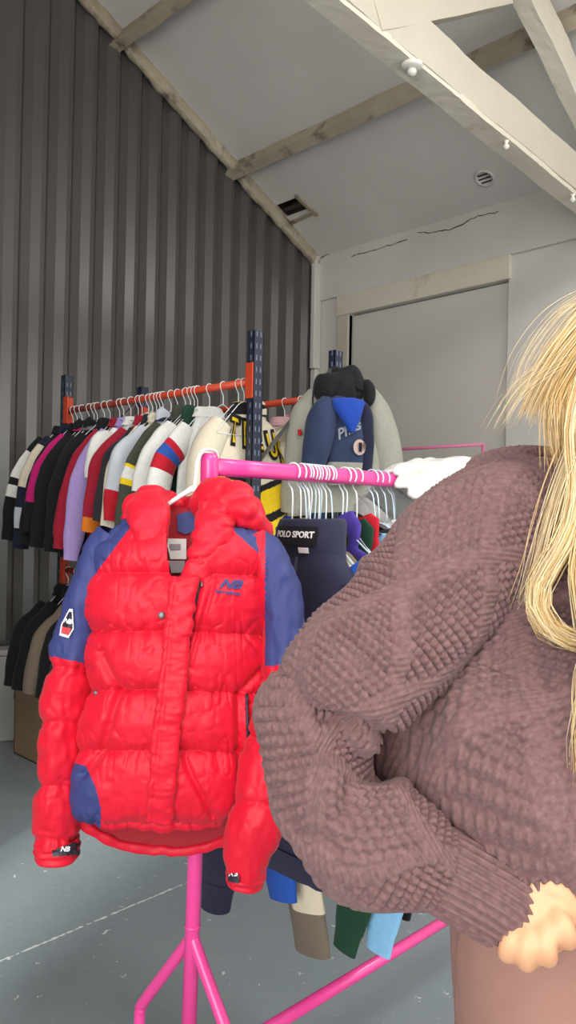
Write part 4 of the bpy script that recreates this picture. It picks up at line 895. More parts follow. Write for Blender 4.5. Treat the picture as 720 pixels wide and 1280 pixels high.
# sleeves
def sleeve_disp(cr, axis_py=True, seed=0, A=.010):
    def f(U, V, X, cu, vu):
        px, py = proj(X); d = np.min(np.abs((py-.06*(px-80))[..., None]-np.array(cr)), -1)
        q = np.stack([px*.09, py*.035, px*0+seed], -1)
        return A*(1-np.exp(-d/9))-A*.6+.005*vnoise(q, 1, seed)*np.exp(-d/18)+.003*vnoise(q*2.1, 1, seed+2)+.003*vnoise(X, 20, seed+4)-.004*np.exp(-(vnoise(q*1.3, 1, seed+7)/.14)**2)*np.exp(-d/22)
    return f
kL = [(146, 668, 20), (128, 700, 24), (113, 745, 25), (99, 790, 27), (90, 840, 29), (82, 895, 31), (78, 945, 28), (74, 1000, 28), (71, 1052, 26)]
n, m = 200, 72
g = sweep([P(x, y, Z0+.01) for x, y, _ in kL], [h*Z0/F_PX for *_, h in kL], [.045, .055, .058, .06, .062, .062, .056, .052, .042], JF, n, m, .95, disp=sleeve_disp([835, 904, 985, 1052], seed=3))
px, py = proj(g['X']); fx, fy = face_mean(px, n, m), face_mean(py, n, m)
nv = (fy < 822+(fx-70)*.2) & (fx < np.interp(fy, [650, 690, 740, 790, 830], [170, 150, 134, 119, 107]))
sl = put('sleeve', g, [M_red, M_jnavy], jk, nv.astype(int)); bvL = bvh_of(sl)
kR = [(318, 676, 20), (336, 700, 24), (350, 740, 25), (356, 790, 26), (354, 840, 27), (348, 900, 32), (338, 955, 36), (326, 1010, 36), (313, 1055, 30), (308, 1088, 23)]
zr_ = [Z0, Z0-.01, Z0-.02, Z0-.035, Z0-.05, Z0-.075, Z0-.10, Z0-.12, Z0-.12, Z0-.115]
g = sweep([P(x, y, z) for (x, y, _), z in zip(kR, zr_)], [h*z/F_PX for (*_, h), z in zip(kR, zr_)], [.045, .055, .058, .06, .06, .058, .055, .05, .045, .038], JF, n, m, .95, disp=sleeve_disp([832, 905, 990], seed=31, A=.008))
px, py = proj(g['X']); fx, fy = face_mean(px, n, m), face_mean(py, n, m)
nv = (fy < 832) & (fx > 331)
sr = put('sleeve', g, [M_red, M_jnavy], jk, nv.astype(int)); bvR = bvh_of(sr)
# cuffs with tabs
def cuff(K, zc, hw, hd, nm='cuff'):
    g = sweep([P(x, y, z) for (x, y), z in zip(K, zc)], hw, hd, JF, 24, 48, .9, disp=lambda U, V, X, a, b: .0025*vnoise(X, 60, 3)+.0012*np.sin(V*PI*5)); return put(nm, g, M_red, jk)
k = Z0/F_PX
c1 = cuff([(71, 1048), (71.5, 1056), (72, 1066), (72, 1072)], [Z0+.01]*4, [26*k, 28*k, 27.5*k, 26*k], [.042, .044, .043, .041]); bc1 = bvh_of(c1)
k2 = (Z0-.115)/F_PX
c2 = cuff([(309, 1082), (308, 1088), (307, 1098), (306, 1104)], [Z0-.115]*4, [23*k2, 24.5*k2, 23.5*k2, 22*k2], [.038, .04, .039, .037]); bc2 = bvh_of(c2)
def px_decal(nm, poly, zc, bv, mt, par, lift, thick=.0015, sub=0):
    """outline given where it is seen, laid onto the real surface"""
    cx, cy = np.mean(np.array(poly), 0); o = P(cx, cy, zc); s = zc/F_PX
    pts = []
    q = np.array(poly, float)
    for i in range(len(q)):
        a, b = q[i], q[(i+1) % len(q)]
        for t in np.linspace(0, 1, 5)[:-1]: pts.append(a+(b-a)*t)
    pts = np.array(pts); V2 = np.stack([(pts[:, 0]-cx)*s, -(pts[:, 1]-cy)*s], 1)
    c = V2.mean(0); nV = len(V2); rings = [V2, c+(V2-c)*.66, c+(V2-c)*.33, c[None]]
    VV = np.vstack(rings); Fs = []
    for r in range(2):
        for i in range(nV): j = (i+1) % nV; Fs.append([r*nV+i, r*nV+j, (r+1)*nV+j, (r+1)*nV+i])
    for i in range(nV): Fs.append([2*nV+i, 2*nV+(i+1) % nV, 3*nV])
    return decal(nm, VV, Fs, o, RT, UP, bv, nrmz(ray(cx, cy)), mt, par, lift, thick)
M_wlogo = mat('white_logo_print', (232, 232, 236), rough=.5)
t1 = px_decal('cuff_tab', [(65, 1056), (99, 1052), (100.5, 1068), (66, 1070.5)], Z0, bc1, M_tab, c1, .004, .004)
V2, F2 = text_polys('NB', .0125, shear=.35, bold=.0006); decal('tab_logo', V2, F2, P(81, 1061.5, Z0), RT, UP, bc1, nrmz(ray(81, 1061.5)), M_wlogo, t1, .0085, .0006)
t2 = px_decal('cuff_tab', [(284, 1083), (298, 1084), (299, 1104), (285, 1102)], Z0-.11, bc2, M_tab, c2, .004, .004)
V2, F2 = text_polys('NB', .0115, shear=.3, bold=.0005); decal('tab_logo', V2, F2, P(291, 1092.5, Z0-.11), RT, UP, bc2, nrmz(ray(291, 1092.5)), M_wlogo, t2, .0085, .0006)
# arm patch
pp = [(86.6, 761.5), (90.6, 762), (92, 786), (85.5, 797), (74.5, 793.5), (76.6, 780.5)]
pt = px_decal('arm_patch', pp, Z0, bvL, M_wlogo, jk, .0035, .002)
c = np.mean(pp, 0); shr = [tuple(c+(np.array(q)-c)*.8) for q in pp]
px_decal('patch_field', shr, Z0, bvL, M_tab, pt, .006, .001)
px_decal('patch_bar', [(77.6, 783), (89, 786), (85, 793.5), (76.6, 790.6)], Z0, bvL, mat('patch_red', (206, 60, 70), rough=.6), pt, .0075, .001)
V2, F2 = text_polys('NB', .0115, shear=.3, bold=.0006); decal('patch_logo', V2, F2, P(84.5, 776.5, Z0), nrmz(RT*.95-UP*.25), nrmz(UP*.95+RT*.25), bvL, nrmz(ray(84.5, 776.5)), M_wlogo, pt, .0078, .0006)
# chest logo
V2, F2 = text_polys('NB', .0255, shear=.45, bold=.0012); decal('chest_logo', V2*np.array([1.1, .85, 1]), F2, P(287.5, 730.5, Z0-.09), nrmz(RT-UP*.08), nrmz(UP+RT*.08), bvT, nrmz(ray(287.5, 730.5)), M_jnavy, jk, .002, .0008)
V2, F2 = text_polys('new balance', .0092, bold=.0003); decal('chest_lettering', V2, F2, P(285, 740.5, Z0-.09), nrmz(RT-UP*.12), nrmz(UP+RT*.12), bvT, nrmz(ray(285, 740.5)), M_jnavy, jk, .002, .0008)
# zips and snap
def zipline(nm, pts, r, mt, lift=.001):
    C = np.array([on_front(x, y, lift) for x, y in spline(pts, 30)]); V, Fs = tube_geo(C, r, 7); return link(nm, mesh(nm, V, Fs), mt, jk)
zp = zipline('chest_zip', [(249.5, 730), (243, 765), (232.5, 823)], .0022, M_tab); 
V, Fs = tube_geo([on_front(251.5, 727, .004), on_front(252.5, 733, .006)], .002, 8); link('zip_pull', mesh('zip_pull', V, Fs), M_steel, zp)
zipline('pocket_zip', [(308.5, 868), (309.5, 905), (311, 940)], .003, M_tab, .0015)
V, Fs = lathe([(.001, 0), (.0065, 0), (.0065, .002), (.004, .0035), (.001, .0035)], 18, axis=TOCAM, at=on_front(202, 769, .0)); link('snap', mesh('snap', V, Fs), M_steel, jk)
V, Fs = lathe([(.001, 0), (.005, 0), (.005, .002), (.001, .003)], 18, axis=TOCAM, at=on_front(120, 866, .0)); link('snap', mesh('snap', V, Fs), M_steel, jk)
# collar flaps, hood and neck lining
def flap_(K, zs, hw, hd, sd, nm, e=.9):
    return put(nm, sweep([P(x, y, z) for (x, y), z in zip(K, zs)], [h*k for h in hw], hd, JF, 90, 44, e, close=(True, True),
        disp=lambda U, V, X, a, b: .008*vnoise(X*np.array([16, 16, 12.]), 1, sd)+.003*vnoise(X, 42, sd+2)+.001*vnoise(X, 90, sd+5)-.005*np.exp(-(vnoise(X*np.array([13, 13, 34.]), 1, sd+6)/.15)**2)), M_red, jk)
flap_([(184, 624), (184, 640), (188, 668), (194, 700), (204, 738)], [Z0+.0, Z0-.03, Z0-.055, Z0-.068, Z0-.08], [18, 24, 23, 18, 8], [.02, .026, .024, .02, .008], 41, 'collar_flap')
flap_([(272, 626), (271, 642), (264, 668), (251, 700), (229, 742)], [Z0+.0, Z0-.03, Z0-.06, Z0-.075, Z0-.085], [20, 25, 24, 19, 10], [.02, .026, .025, .021, .009], 47, 'collar_flap')
hp2 = [(158, 654, Z0+.0), (168, 640, Z0+.01), (184, 629, Z0+.03), (205, 632, Z0+.07), (230, 640, Z0+.09), (252, 634, Z0+.07), (276, 628, Z0+.02), (304, 638, Z0-.01), (326, 656, Z0-.0), (334, 668, Z0+.01)]
g = sweep([P(*q) for q in hp2], [.014, .028, .036, .034, .03, .034, .042, .042, .026, .012], [.02, .035, .045, .04, .035, .04, .05, .045, .03, .015], JF, 140, 44, 1, close=(True, True),
          disp=lambda U, V, X, a, b: .012*vnoise(X*np.array([18, 18, 16.]), 1, 53)+.003*vnoise(X, 50, 55)-.007*np.exp(-(vnoise(X*np.array([24, 24, 20.]), 1, 57)/.16)**2)); put('hood', g, M_red, jk)
X = np.zeros((20, 24, 3))
for i, v in enumerate(np.linspace(0, 1, 20)):
    xx = np.linspace(196, 258, 24); X[i] = Pv(xx, 634+v*105, Z0+.035-.05*v-.0*np.abs(xx-227))
V, Fs = grid_sheet(X, -.004); nl = link('neck_lining', mesh('neck_lining', V, Fs), M_redlin, jk)
X = X.copy(); bl = bvh_of(nl)
px_decal('hood_lining', [(221, 643), (252, 634), (254, 660), (232, 668), (222, 664)], Z0, bl, M_jnavy, nl, .004, .002)
wl = px_decal('neck_label', [(207, 673), (233, 673.5), (233, 699), (213, 699)], Z0, bl, M_lab, nl, .004, .002)
px_decal('label_print', [(212, 680), (226, 680), (226, 687), (213, 687)], Z0, bl, M_labg, wl, .0075, .001)
px_decal('care_label', [(211, 701), (231, 701), (230, 716), (214, 716)], Z0, bl, M_labg, nl, .004, .002)
# its hanger
hg = thing('hanger', 'white plastic hanger carrying the red puffer jacket on the end of the pink rail', 'hanger', P(262, 563, 1.6))
hk = spline([P(271, 580, 1.625), P(271, 567, 1.625), P(263, 562, 1.60), P(253, 564, 1.575), P(247, 576, 1.56), P(245, 594, 1.55), P(243, 610, 1.545)], 50); V, Fs = tube_geo(hk, .0034, 10); link('hook', mesh('hook', V, Fs), M_plas, hg)
g = sweep([P(190, 648, 1.52), P(214, 628, 1.52), P(232, 616, 1.53), P(243, 611, 1.535), P(253, 618, 1.53), P(266, 632, 1.52), P(300, 652, 1.52)], [.004, .0045, .005, .007, .005, .0045, .004], [.005]*7, JF, 70, 14, .9, close=(True, True)); put('shoulder_bar', g, M_plas, hg)
# ================================================================== WOMAN IN THE KNIT SWEATER
M_skin = mat('skin', (224, 174, 134), rough=.5, noise=.3, nscale=14, rgb2=(216, 156, 118), spec=.4)
_b = M_skin.node_tree.nodes['Principled BSDF']; _b.inputs['Subsurface Weight'].default_value = .12; _b.inputs['Subsurface Radius'].default_value = (.02, .008, .004); _b.inputs['Subsurface Scale'].default_value = .5
def knit_mat():
    m = mat('mauve_brown_knit', (128, 98, 97), rough=.9, noise=.8, nscale=140, rgb2=(104, 78, 79), sheen=.12, spec=.15, bump=.5, bscale=900)
    return m
M_knit = knit_mat()
M_trs = cloth('taupe_pink_twill', (154, 116, 104), noise=.3, nscale=30, bump=.25, bscale=800, rgb2=(148, 110, 99))
M_seam = cloth('taupe_pink_seam', (132, 98, 88))
ZB = 1.08
def S(keys, hw, hd, n=30, m=24, e=1.0, front=JF, hb=None, close=(True, True)):
    return sweep([P(*k) for k in keys], [h*k[2]/F_PX for h, k in zip(hw, keys)], hd, front, n, m, e, hb=hb, close=close)
def union(geos, name, voxel, smooth=4, mats=None, parent=None):
    mb = MB()
    for g in geos: mb.add(g['V'], [list(f) for f in g['F']])
    o = mb.build(name, mats or [], None, True)
    r = o.modifiers.new('r', 'REMESH'); r.mode = 'VOXEL'; r.voxel_size = voxel; r.use_smooth_shade = True
    s = o.modifiers.new('s', 'SMOOTH'); s.factor = .5; s.iterations = smooth
    dg = bpy.context.evaluated_depsgraph_get(); dg.update()
    me = bpy.data.meshes.new_from_object(o.evaluated_get(dg)); old = o.data; o.modifiers.clear(); o.data = me; bpy.data.meshes.remove(old); me.name = name
    if parent is not None: o.parent = parent; o.matrix_parent_inverse = parent_world(parent).inverted()
    return o
ydn = lambda h, z: 647+(EYE-h)/z*F_PX
parts = []
# trunk, neck
parts.append(S([(765, ydn(.82, 1.1), 1.1), (765, 1120, 1.1), (765, 1010, 1.1), (768, 850, 1.1), (770, 720, 1.1), (770, 640, 1.1), (770, 600, 1.1)], [120, 160, 130, 140, 165, 150, 60], [.09, .12, .10, .115, .105, .08, .05]))
parts.append(S([(772, 620, 1.1), (776, 570, 1.09), (784, 510, 1.07)], [58, 50, 48], [.055, .052, .05]))
# head
HC = (795, 440, 1.05)
parts.append(S([(800, 528, 1.035), (800, 512, 1.035), (799, 480, 1.04), (797, 440, 1.05), (795, 395, 1.06), (794, 360, 1.06), (794, 342, 1.06)], [22, 45, 62, 70, 70, 50, 12], [.06, .085, .095, .095, .09, .06, .02], hb=[.02, .05, .09, .105, .10, .07, .02], n=40, m=32))
def at(px, py, z): return P(px, py, z)
parts.append(sweep([at(802, 430, .955), at(803, 455, .944), at(803, 470, .938), at(803, 478, .95)], [.007, .009, .014, .009], [.012, .016, .018, .01], JF, 16, 14, 1, close=(True, True)))
for sx in (-1, 1):
    parts.append(sweep([at(797+sx*68, 425, 1.05), at(797+sx*72, 445, 1.045), at(797+sx*68, 470, 1.04)], [.007, .01, .006], [.014, .02, .01], JF, 14, 12, 1, close=(True, True)))
    parts.append(sweep([at(802+sx*14, 418, .963), at(802+sx*30, 414, .965), at(802+sx*46, 420, .985)], [.005, .006, .005], [.008, .009, .006], JF, 12, 10, 1, close=(True, True)))
# arms
R_sh, R_el, R_wr = (645, 632, 1.08), (400, 880, .985), (622, 1118, .935)
parts.append(S([(700, 625, 1.09), R_sh, (530, 750, 1.03), R_el], [50, 52, 44, 38], [.05, .05, .042, .036]))
parts.append(S([R_el, (432, 990, .96), (520, 1066, .945), R_wr, (640, 1138, .93)], [36, 38, 31, 27, 28], [.036, .036, .028, .021, .019]))
L_sh, L_el, L_wr = (892, 632, 1.09), (935, 860, 1.12), (925, 1065, 1.05)
parts.append(S([(840, 625, 1.09), L_sh, (920, 740, 1.11), L_el], [50, 50, 42, 36], [.05, .05, .042, .036])); parts.append(S([L_el, (935, 960, 1.1), L_wr], [36, 36, 26], [.036, .034, .022]))
# right hand: back of the hand to the lens, fingers folded under, thumb on the inner side
zh = .925
def H(pts, r, n=18): return sweep([P(x, y, z) for x, y, z in pts], [q*zh/F_PX for q in r], [q*zh/F_PX for q in r], JF, n, 14, 1, close=(True, True))
parts.append(sweep([P(634, 1112, .936), P(650, 1126, .928), P(666, 1144, .918), P(676, 1160, .916), P(682, 1172, .925)], [.027, .035, .041, .042, .036], [.018, .019, .018, .016, .011], JF, 24, 24, .9, close=(True, True)))
fing = [([(650, 1152, .914), (637, 1176, .902), (632, 1192, .914), (640, 1194, .940), (652, 1182, .952)], [10.5, 11.5, 10.5, 9, 7.5]),
        ([(664, 1154, .911), (657, 1182, .892), (657, 1202, .908), (664, 1200, .940), (668, 1184, .953)], [11.5, 12.5, 12, 10.5, 8]),
        ([(680, 1150, .909), (682, 1178, .888), (684, 1196, .905), (687, 1194, .940), (686, 1178, .953)], [12, 13, 12.5, 10.5, 8]),
        ([(692, 1138, .909), (704, 1158, .892), (710, 1174, .908), (709, 1176, .940), (702, 1168, .952)], [12, 13.5, 12, 10.5, 8])]
for pts, r in fing: parts.append(H(pts, r))
parts.append(H([(656, 1110, .932), (684, 1106, .920), (704, 1118, .912), (717, 1140, .915), (716, 1160, .93)], [14, 15, 12.5, 11, 8.5]))
# left hand, hanging loosely
parts.append(S([(925, 1060, 1.05), (926, 1095, 1.04), (927, 1130, 1.04)], [26, 36, 34], [.018, .016, .013]))
for k, (dx, ln) in enumerate(((-26, 62), (-9, 76), (9, 80), (26, 70))):
    parts.append(H([(927+dx, 1120, 1.04), (928+dx*1.05, 1120+ln*.45, 1.025), (929+dx, 1120+ln*.8, 1.035), (929+dx*.95, 1120+ln, 1.05)], [10, 9.5, 8.5, 7]))
parts.append(H([(905, 1085, 1.03), (885, 1115, 1.01), (880, 1145, 1.01), (884, 1165, 1.015)], [13, 11.5, 10, 8]))
# legs and feet
for hx in (672, 858):
    s = -1 if hx < 765 else 1
    parts.append(S([(hx, ydn(.82, 1.1), 1.1), (hx+s*-6, ydn(.62, 1.1), 1.09), (hx+s*-10, ydn(.47, 1.1), 1.08), (hx+s*-12, ydn(.3, 1.1), 1.11), (hx+s*-12, ydn(.09, 1.1), 1.12)], [85, 76, 55, 50, 34], [.09, .08, .06, .055, .04]))
    parts.append(sweep([P(hx+s*-12, ydn(.06, 1.12), 1.14), P(hx+s*-12, ydn(.05, 1.06), 1.06), P(hx+s*-8, ydn(.035, .95), .95)], [.035, .042, .035], [.04, .035, .02], (0, 0, 1), 16, 16, 1, close=(True, True)))
body = union(parts, 'person', .0042, 5, [M_skin])
tag(body, 'long haired person in a chunky mauve brown knitted sweater with hand on hip', 'person')
# ---------------------------------------------------------------- trousers
tp = [S([(765, 1000, 1.1), (765, 1060, 1.1), (765, 1130, 1.1), (763, ydn(.78, 1.1), 1.1), (763, ydn(.72, 1.1), 1.1)], [158, 182, 198, 200, 120], [.115, .13, .138, .135, .09])]
for hx in (668, 860):
    s = -1 if hx < 765 else 1
    tp.append(S([(hx, 1120, 1.1), (hx, ydn(.76, 1.1), 1.1), (hx-s*4, ydn(.6, 1.1), 1.09), (hx-s*6, ydn(.45, 1.1), 1.08), (hx-s*8, ydn(.25, 1.1), 1.11), (hx-s*8, ydn(.1, 1.1), 1.12)], [98, 104, 100, 92, 90, 92], [.115, .125, .11, .1, .1, .105]))
trs = union(tp, 'trousers', .007, 8, [M_trs], body); bvt = bvh_of(trs)
V, Fs = [], []
for px0 in (572,):
    C = []
    for x, y in spline([(586, 1120), (575, 1165), (571, 1215), (570, 1290), (572, 1400)], 40):
        d = ray(x, y); h = bvt.ray_cast(Vector(CAM.tolist()), Vector(nrmz(d).tolist()), 3); C.append(np.array(h[0][:]) if h[0] is not None else P(x, y, 1.05))
    V, Fs = tube_geo(np.array(C), .0022, 7); link('side_seam', mesh('side_seam', V, Fs), M_seam, trs)
for hx in (668, 860):
    s = -1 if hx < 765 else 1; x = hx-s*10
    g = sweep([P(x, ydn(.05, 1.15), 1.17), P(x, ydn(.055, 1.08), 1.08), P(x, ydn(.04, .97), .97), P(x, ydn(.03, .92), .92)], [.04, .05, .048, .03], [.055, .055, .04, .025], (0, 0, 1), 24, 24, .85, hb=[.045, .05, .036, .026], close=(True, True))
    put('shoe', g, [M_plas], body)
# ---------------------------------------------------------------- sweater: stitches are real relief
def stitches(u, v, per=(.165, .21), off=(0, 0), size=1.0, amp=.0050, lines=True):
    p = (u+off[0])/per[0]; q = (v+off[1])/per[1]; a, b = p+q, p-q
    ty = (np.floor(a).astype(int)*2+np.floor(b).astype(int)) % 3
    su, sv = .0112*size, .0108*size
    moss = 2*np.abs(np.sin(PI*(u/su+.5*(np.floor(v/sv) % 2))))**.6*np.abs(np.sin(PI*v/sv))**.6-1.15
    row = np.floor(v/sv); bas = (1.7*np.abs(np.sin(PI*(u/(su*1.2)+.5*(row % 2))))**.7-.7)*np.abs(np.sin(PI*v/sv))**.5
    row2 = np.floor(v/(sv*.82)); gart = np.abs(np.sin(PI*v/(sv*.82)))**.7*1.3-.6+.45*np.sin(2*PI*(u/(su*.9)+.5*(row2 % 2)))
    h = np.where(ty == 0, moss, np.where(ty == 1, bas, gart))*amp
    if lines:
        da = np.abs(a-np.round(a))*per[0]*.6; db = np.abs(b-np.round(b))*per[0]*.6; d = np.minimum(da, db)
        w = np.exp(-(d/.0085)**4); h = h*(1-w)+w*(.0032+.0012*np.sin(2*PI*(v+u)/.009))
    return h
swp = P(768, 850, ZB)
rowsS = [(1012, 515, 975, ZB, .155, .14), (1000, 495, 985, ZB, .168, .14), (970, 470, 985, ZB, .175, .14), (930, 462, 980, ZB, .175, .14), (850, 515, 970, ZB, .165, .135), (760, 560, 958, ZB, .15, .13), (690, 575, 950, ZB, .135, .12), (640, 580, 945, ZB, .115, .11), (612, 588, 935, ZB, .095, .095), (594, 606, 915, ZB, .08, .085), (580, 632, 890, ZB, .07, .075)]
fz = [([(596, 735), (580, 790), (562, 838), (512, 938)], 26, .02), ([(560, 838), (620, 960), (720, 1060)], 40, -.012)]
def sw_disp(U, V, X, cu, vu):
    px, py = proj(X); fr = np.sin(U*2*PI) > -.1
    r = .016*vnoise(X*np.array([6, 6, 4.]), 1, 201)+.008*vnoise(X*np.array([13, 13, 9.]), 1, 203)
    for pts, w, a in fz: r = r-fr*a*np.exp(-(poly_dist(px, py, pts)/w)**2)
    # diagonal argyle seams follow the drop of the arm: shear the pattern
    return r+stitches(cu+.25*vu, vu, off=(.03, .05), size=1.15, amp=.0062)*np.where(V < .04, 1, 1)
def hem_drop(X, a, v, sd, f):
    px, py = proj(X); w = np.clip(1-v/.45, 0, 1)**1.3
    return X-np.array([0, 0, 1.])*(w[:, None]*np.clip((px-570)/150, 0, 1.1)*.068)[..., None]
R_ = np.array(rowsS, float)
g = sweep([P((r[1]+r[2])/2, r[0], r[3]) for r in R_], (R_[:, 2]-R_[:, 1])/2*R_[:, 3]/F_PX, R_[:, 4], JF, 340, 760, .95, disp=sw_disp, hb=R_[:, 5], shape=hem_drop)
sw = put('sweater', g, [M_knit], body)
def slv(keys, hw, hd, n, m, dsp, nm, par, e=1.0, close=(False, True)):
    g = sweep([P(*k) for k in keys], [h*k[2]/F_PX for h, k in zip(hw, keys)], hd, JF, n, m, e, disp=dsp, close=close); return put(nm, g, [M_knit], par)
def sl_disp(seed, off, size=1.0, big=.014):
    def f(U, V, X, cu, vu):
        return big*vnoise(X*np.array([8, 8, 8.]), 1, seed)+.006*vnoise(X*17, 1, seed+1)+stitches(cu-.15*vu, vu, per=(.15, .2), off=off, size=size)
    return f
fold_up = [([(405, 902), (445, 905), (498, 930)], 12, .018), ([(430, 800), (470, 840), (520, 850)], 16, .008), ([(455, 705), (560, 708), (625, 740)], 10, -.006)]
def up_disp(U, V, X, cu, vu):
    px, py = proj(X); r = sl_disp(221, (.02, .06))(U, V, X, cu, vu)
    for pts, w, a in fold_up: r = r-a*np.exp(-(poly_dist(px, py, pts)/w)**2)
    return r
s1 = slv([(672, 642, 1.06), (632, 655, 1.05), (575, 700, 1.03), (515, 770, 1.0), (450, 840, .975), (412, 880, .965), (392, 902, .96)], [62, 80, 86, 84, 84, 76, 40], [.07, .095, .10, .10, .10, .095, .05], 250, 330, up_disp, 'sleeve', sw)
fold_lo = [([(360, 960), (420, 940), (480, 960)], 16, .012), ([(432, 1020), (442, 975), (492, 960)], 12, .012), ([(345, 985), (372, 1040), (420, 1060)], 10, .008)]
def lo_disp(U, V, X, cu, vu):
    px, py = proj(X); r = sl_disp(231, (.09, .02), 1.18, .010)(U, V, X, cu, vu)
    for pts, w, a in fold_lo: r = r-a*np.exp(-(poly_dist(px, py, pts)/w)**2)
    return r
s2 = slv([(400, 850, .985), (390, 892, .968), (396, 950, .955), (421, 1006, .945), (466, 1046, .94), (516, 1070, .938), (552, 1086, .937)], [46, 68, 69, 76, 78, 60, 48], [.06, .085, .09, .09, .08, .065, .05], 240, 330, lo_disp, 'sleeve', sw, close=(True, False))
cf = slv([(536, 1078, .937), (562, 1092, .936), (600, 1115, .934), (632, 1136, .932), (634, 1137.5, .932)], [48, 50, 50, 49, 44], [.045, .042, .038, .035, .03], 90, 300, lambda U, V, X, cu, vu: .0021*np.sin(2*PI*cu/.0102)+.004*vnoise(X*14, 1, 241), 'cuff', sw)
slv([(865, 645, 1.07), (905, 680, 1.09), (938, 760, 1.1), (955, 860, 1.12), (950, 950, 1.11), (935, 1020, 1.08)], [60, 78, 76, 76, 68, 44], [.07, .09, .09, .09, .08, .05], 140, 160, sl_disp(251, (.05, .1), 1.3), 'sleeve', sw, close=(False, False))
slv([(936, 1010, 1.085), (932, 1040, 1.065), (927, 1075, 1.05)], [44, 42, 40], [.048, .042, .038], 40, 130, lambda U, V, X, cu, vu: .0019*np.sin(2*PI*cu/.0105), 'cuff', sw)
colr = np.array([(606, 582, 940, ZB, .105, .10), (596, 580, 934, ZB, .115, .10), (584, 588, 918, ZB, .115, .10), (575, 606, 895, ZB, .105, .09), (570, 628, 878, ZB, .095, .08), (569, 648, 862, ZB, .085, .072), (575, 662, 850, ZB, .078, .065), (600, 672, 844, ZB, .072, .06)], float)
g = sweep([P((r[1]+r[2])/2, r[0], r[3]) for r in colr], (colr[:, 2]-colr[:, 1])/2*colr[:, 3]/F_PX, colr[:, 4], JF, 70, 520, 1, hb=colr[:, 5], up=(0, 0, 1), shape=lambda X, a, v, sd, f: X-np.array([0, 0, 1.])*(.30*np.maximum((X-X.mean(axis=1, keepdims=True)) @ JF, -.05))[..., None],
          disp=lambda U, V, X, cu, vu: .0026*np.abs(np.sin(PI*vu/.0095))**.7+.0016*np.sin(2*PI*(cu/.011+.5*(np.floor(vu/.0095) % 2)))+.006*vnoise(X*12, 1, 261)); put('collar', g, [M_knit], sw)
# ---------------------------------------------------------------- face details and hair
M_eyew = mat('eye_white', (236, 232, 228), rough=.2); M_iris = mat('eye_iris', (70, 86, 96), rough=.2); M_lip = mat('lip_skin', (190, 112, 104), rough=.4)
for sx in (-1, 1):
    c = P(802+sx*29, 434, .962-.006*(sx > 0)); V, Fs = lathe([(.001, .0105), (.005, .0095), (.009, .006), (.0108, 0), (.009, -.006), (.001, -.0105)], 20, axis=TOCAM, at=c); e = link('eye', mesh('eye', V, Fs), M_eyew, body)
    V, Fs = lathe([(.001, .0113), (.004, .0108), (.0052, .0098), (.005, .008)], 18, axis=TOCAM, at=c); link('iris', mesh('iris', V, Fs), M_iris, e)
for sx in (-1, 1):
    g = sweep([P(802+sx*15, 415, .956), P(802+sx*30, 411, .955), P(802+sx*47, 417, .968)], [.0025, .0035, .0015], [.004]*3, JF, 20, 10, 1, close=(True, True)); put('eyebrow', g, [mat('brow_hair', (150, 118, 78), rough=.8)], body)
g = sweep([P(783, 496, .955), P(793, 493, .946), P(802, 495, .943), P(811, 493, .946), P(821, 496, .955)], [.002, .005, .006, .005, .002], [.002, .005, .006, .005, .002], JF, 24, 12, 1, close=(True, True)); put('lips', g, [M_lip], body)
M_hair = [mat('hair_%s' % nm, c, rough=.38, spec=.5, noise=.3, nscale=60, rgb2=tuple(np.array(c)*.93)) for nm, c in (('honey', (220, 184, 124)), ('pale', (240, 220, 176)), ('gold', (204, 160, 98)), ('ash', (206, 184, 148)))]
hairV, hairF, hairM, hn = [], [], [], 0
def strand(pts, r, mi, k=22):
    global hn
    C = resample(spline(pts, 40), k); t = np.linspace(0, 1, k); C = C+.004*t[:, None]*np.stack([vnoise(C*9, 1, 300+hn % 97), vnoise(C*9, 1, 400+hn % 89), vnoise(C*9, 1, 500+hn % 83)], -1); V, Fs = tube_geo(C, r*(1-.75*t**3)*(0.6+.4*np.minimum(1, t*8)), 4, False)
    hairV.append(V); hairF.extend([[i+hn for i in f] for f in Fs]); hairM.extend([mi]*len(Fs)); hn += len(V)
def lock(guide, count, rad, wave=0.0, thick=.0009, fly=.1, freq=3.0, wts=(.4, .3, .15, .15), tight=.6):
    G = np.array(guide, float)
    for k in range(count):
        o = np.clip(rng.normal(0, 1, 2), -1.9, 1.9); tt = np.linspace(0, 1, len(G)); ph = rng.uniform(0, 6.28) if rng.random() < fly else rng.normal(0, .35)
        sp = rad*(1-tight*np.abs(tt-.5)*0)*(1+.5*tt*np.clip(rng.normal(0, .5), -.8, .8))
        x = G[:, 0]+o[0]*sp+wave*np.sin(tt*freq*6.28+ph)*tt; y = G[:, 1]+o[1]*sp*.5+rng.normal(0, rad*.6)*tt; z = G[:, 2]+np.clip(rng.normal(0, 1), -1.8, 1.8)*rad*.0008+.012*np.sin(tt*freq*6.28+ph+1.5)*tt*(wave > 0)
        cut = len(G) if rng.random() > .3 else max(4, len(G)-int(rng.integers(0, 2)))
        strand([P(a, b, c) for a, b, c in zip(x[:cut], y[:cut], z[:cut])], thick*rng.uniform(.5, 1.25), rng.choice(4, p=wts))
W1, W2 = (.40, .32, .13, .15), (.5, .12, .28, .10)
lock([(800, 338, 1.03), (772, 365, .99), (738, 402, .965), (708, 440, .96), (684, 478, .965), (668, 512, .97)], 520, 13, 0, .0006, wts=W1)
lock([(800, 345, 1.02), (768, 400, .965), (735, 450, .95), (714, 495, .95), (706, 535, .955), (712, 572, .95)], 520, 14, 4, .0007, wts=W2)
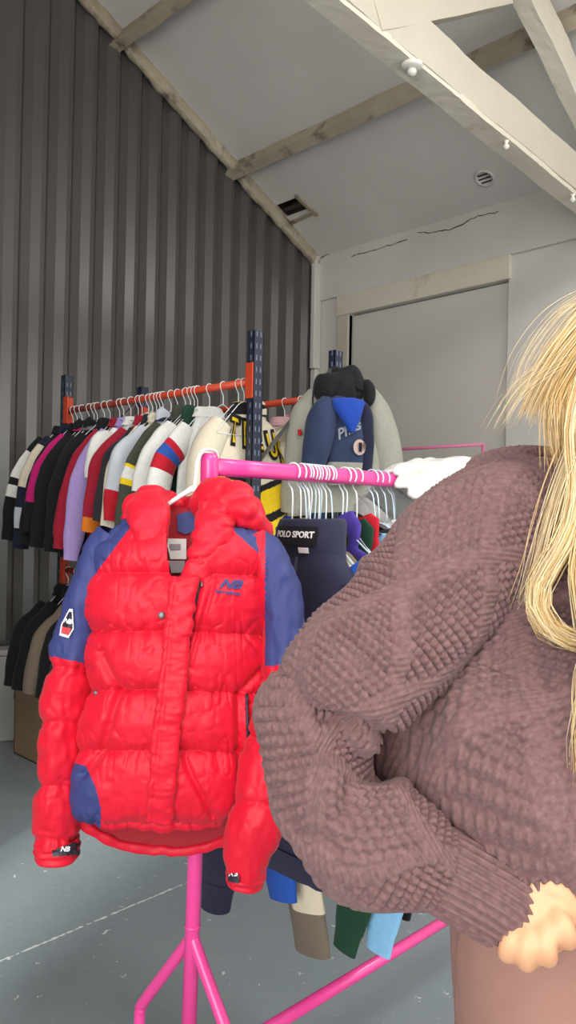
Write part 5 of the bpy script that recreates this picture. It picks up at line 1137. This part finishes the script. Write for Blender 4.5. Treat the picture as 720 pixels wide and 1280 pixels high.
lock([(800, 340, 1.02), (762, 395, .96), (736, 470, .94), (720, 540, .93), (722, 605, .92), (714, 660, .915), (690, 705, .91), (671, 738, .91), (674, 770, .912), (698, 793, .912), (730, 803, .912)], 380, 7, 3, .0008, wts=W1)
lock([(802, 345, 1.02), (765, 410, .95), (742, 490, .93), (736, 570, .92), (741, 640, .912), (730, 705, .905), (736, 770, .905), (744, 840, .905), (734, 910, .905), (734, 985, .907)], 330, 8, 4, .0008, wts=W1)
lock([(805, 345, 1.02), (775, 430, .94), (762, 540, .92), (766, 650, .905), (756, 760, .9), (764, 870, .9), (757, 960, .9)], 330, 13, 6, .0009)
lock([(716, 560, .93), (698, 610, .925), (682, 660, .92), (666, 710, .915), (654, 752, .915)], 60, 11, 5, .0004, wts=(.2, .5, .0, .3))
lock([(715, 440, .95), (678, 462, .95), (648, 488, .955), (622, 530, .96)], 26, 13, 0, .0003, wts=(.1, .5, .0, .4))
lock([(750, 360, .98), (715, 380, .96), (688, 405, .955), (658, 450, .955), (640, 505, .96)], 30, 9, 0, .0003, wts=(.1, .5, .0, .4))
lock([(735, 800, .905), (722, 860, .905), (724, 930, .906), (716, 1010, .908)], 24, 5, 3, .0004, wts=(.2, .5, .0, .3))
for sx, cnt in ((1, 260),):
    lock([(805, 340, 1.03), (850, 380, 1.0), (872, 450, 1.0), (876, 540, .99), (872, 640, .95), (880, 740, .92), (870, 850, .91)], cnt, 15, 6, .0011)
lock([(795, 338, 1.08), (800, 345, 1.16), (800, 420, 1.19), (800, 520, 1.2), (800, 620, 1.24), (800, 740, 1.25)], 420, 24, 3, .0013)
g = S([(800, 520, 1.10), (799, 480, 1.095), (797, 440, 1.095), (795, 395, 1.085), (794, 355, 1.07), (794, 335, 1.06)], [45, 66, 76, 77, 58, 14], [.03, .045, .06, .085, .075, .02], hb=[.05, .085, .1, .1, .075, .02], n=40, m=40)
hairV.append(g['V']); hairF.extend([[i+hn for i in f] for f in [list(q) for q in g['F']]]); hairM.extend([0]*len(g['F'])); hn += len(g['V'])
me = mesh('hair', np.vstack(hairV), hairF, mi=hairM); hr = link('hair', me, M_hair, body); hr['kind'] = 'stuff'; hr['label'] = 'long wavy blonde hair'
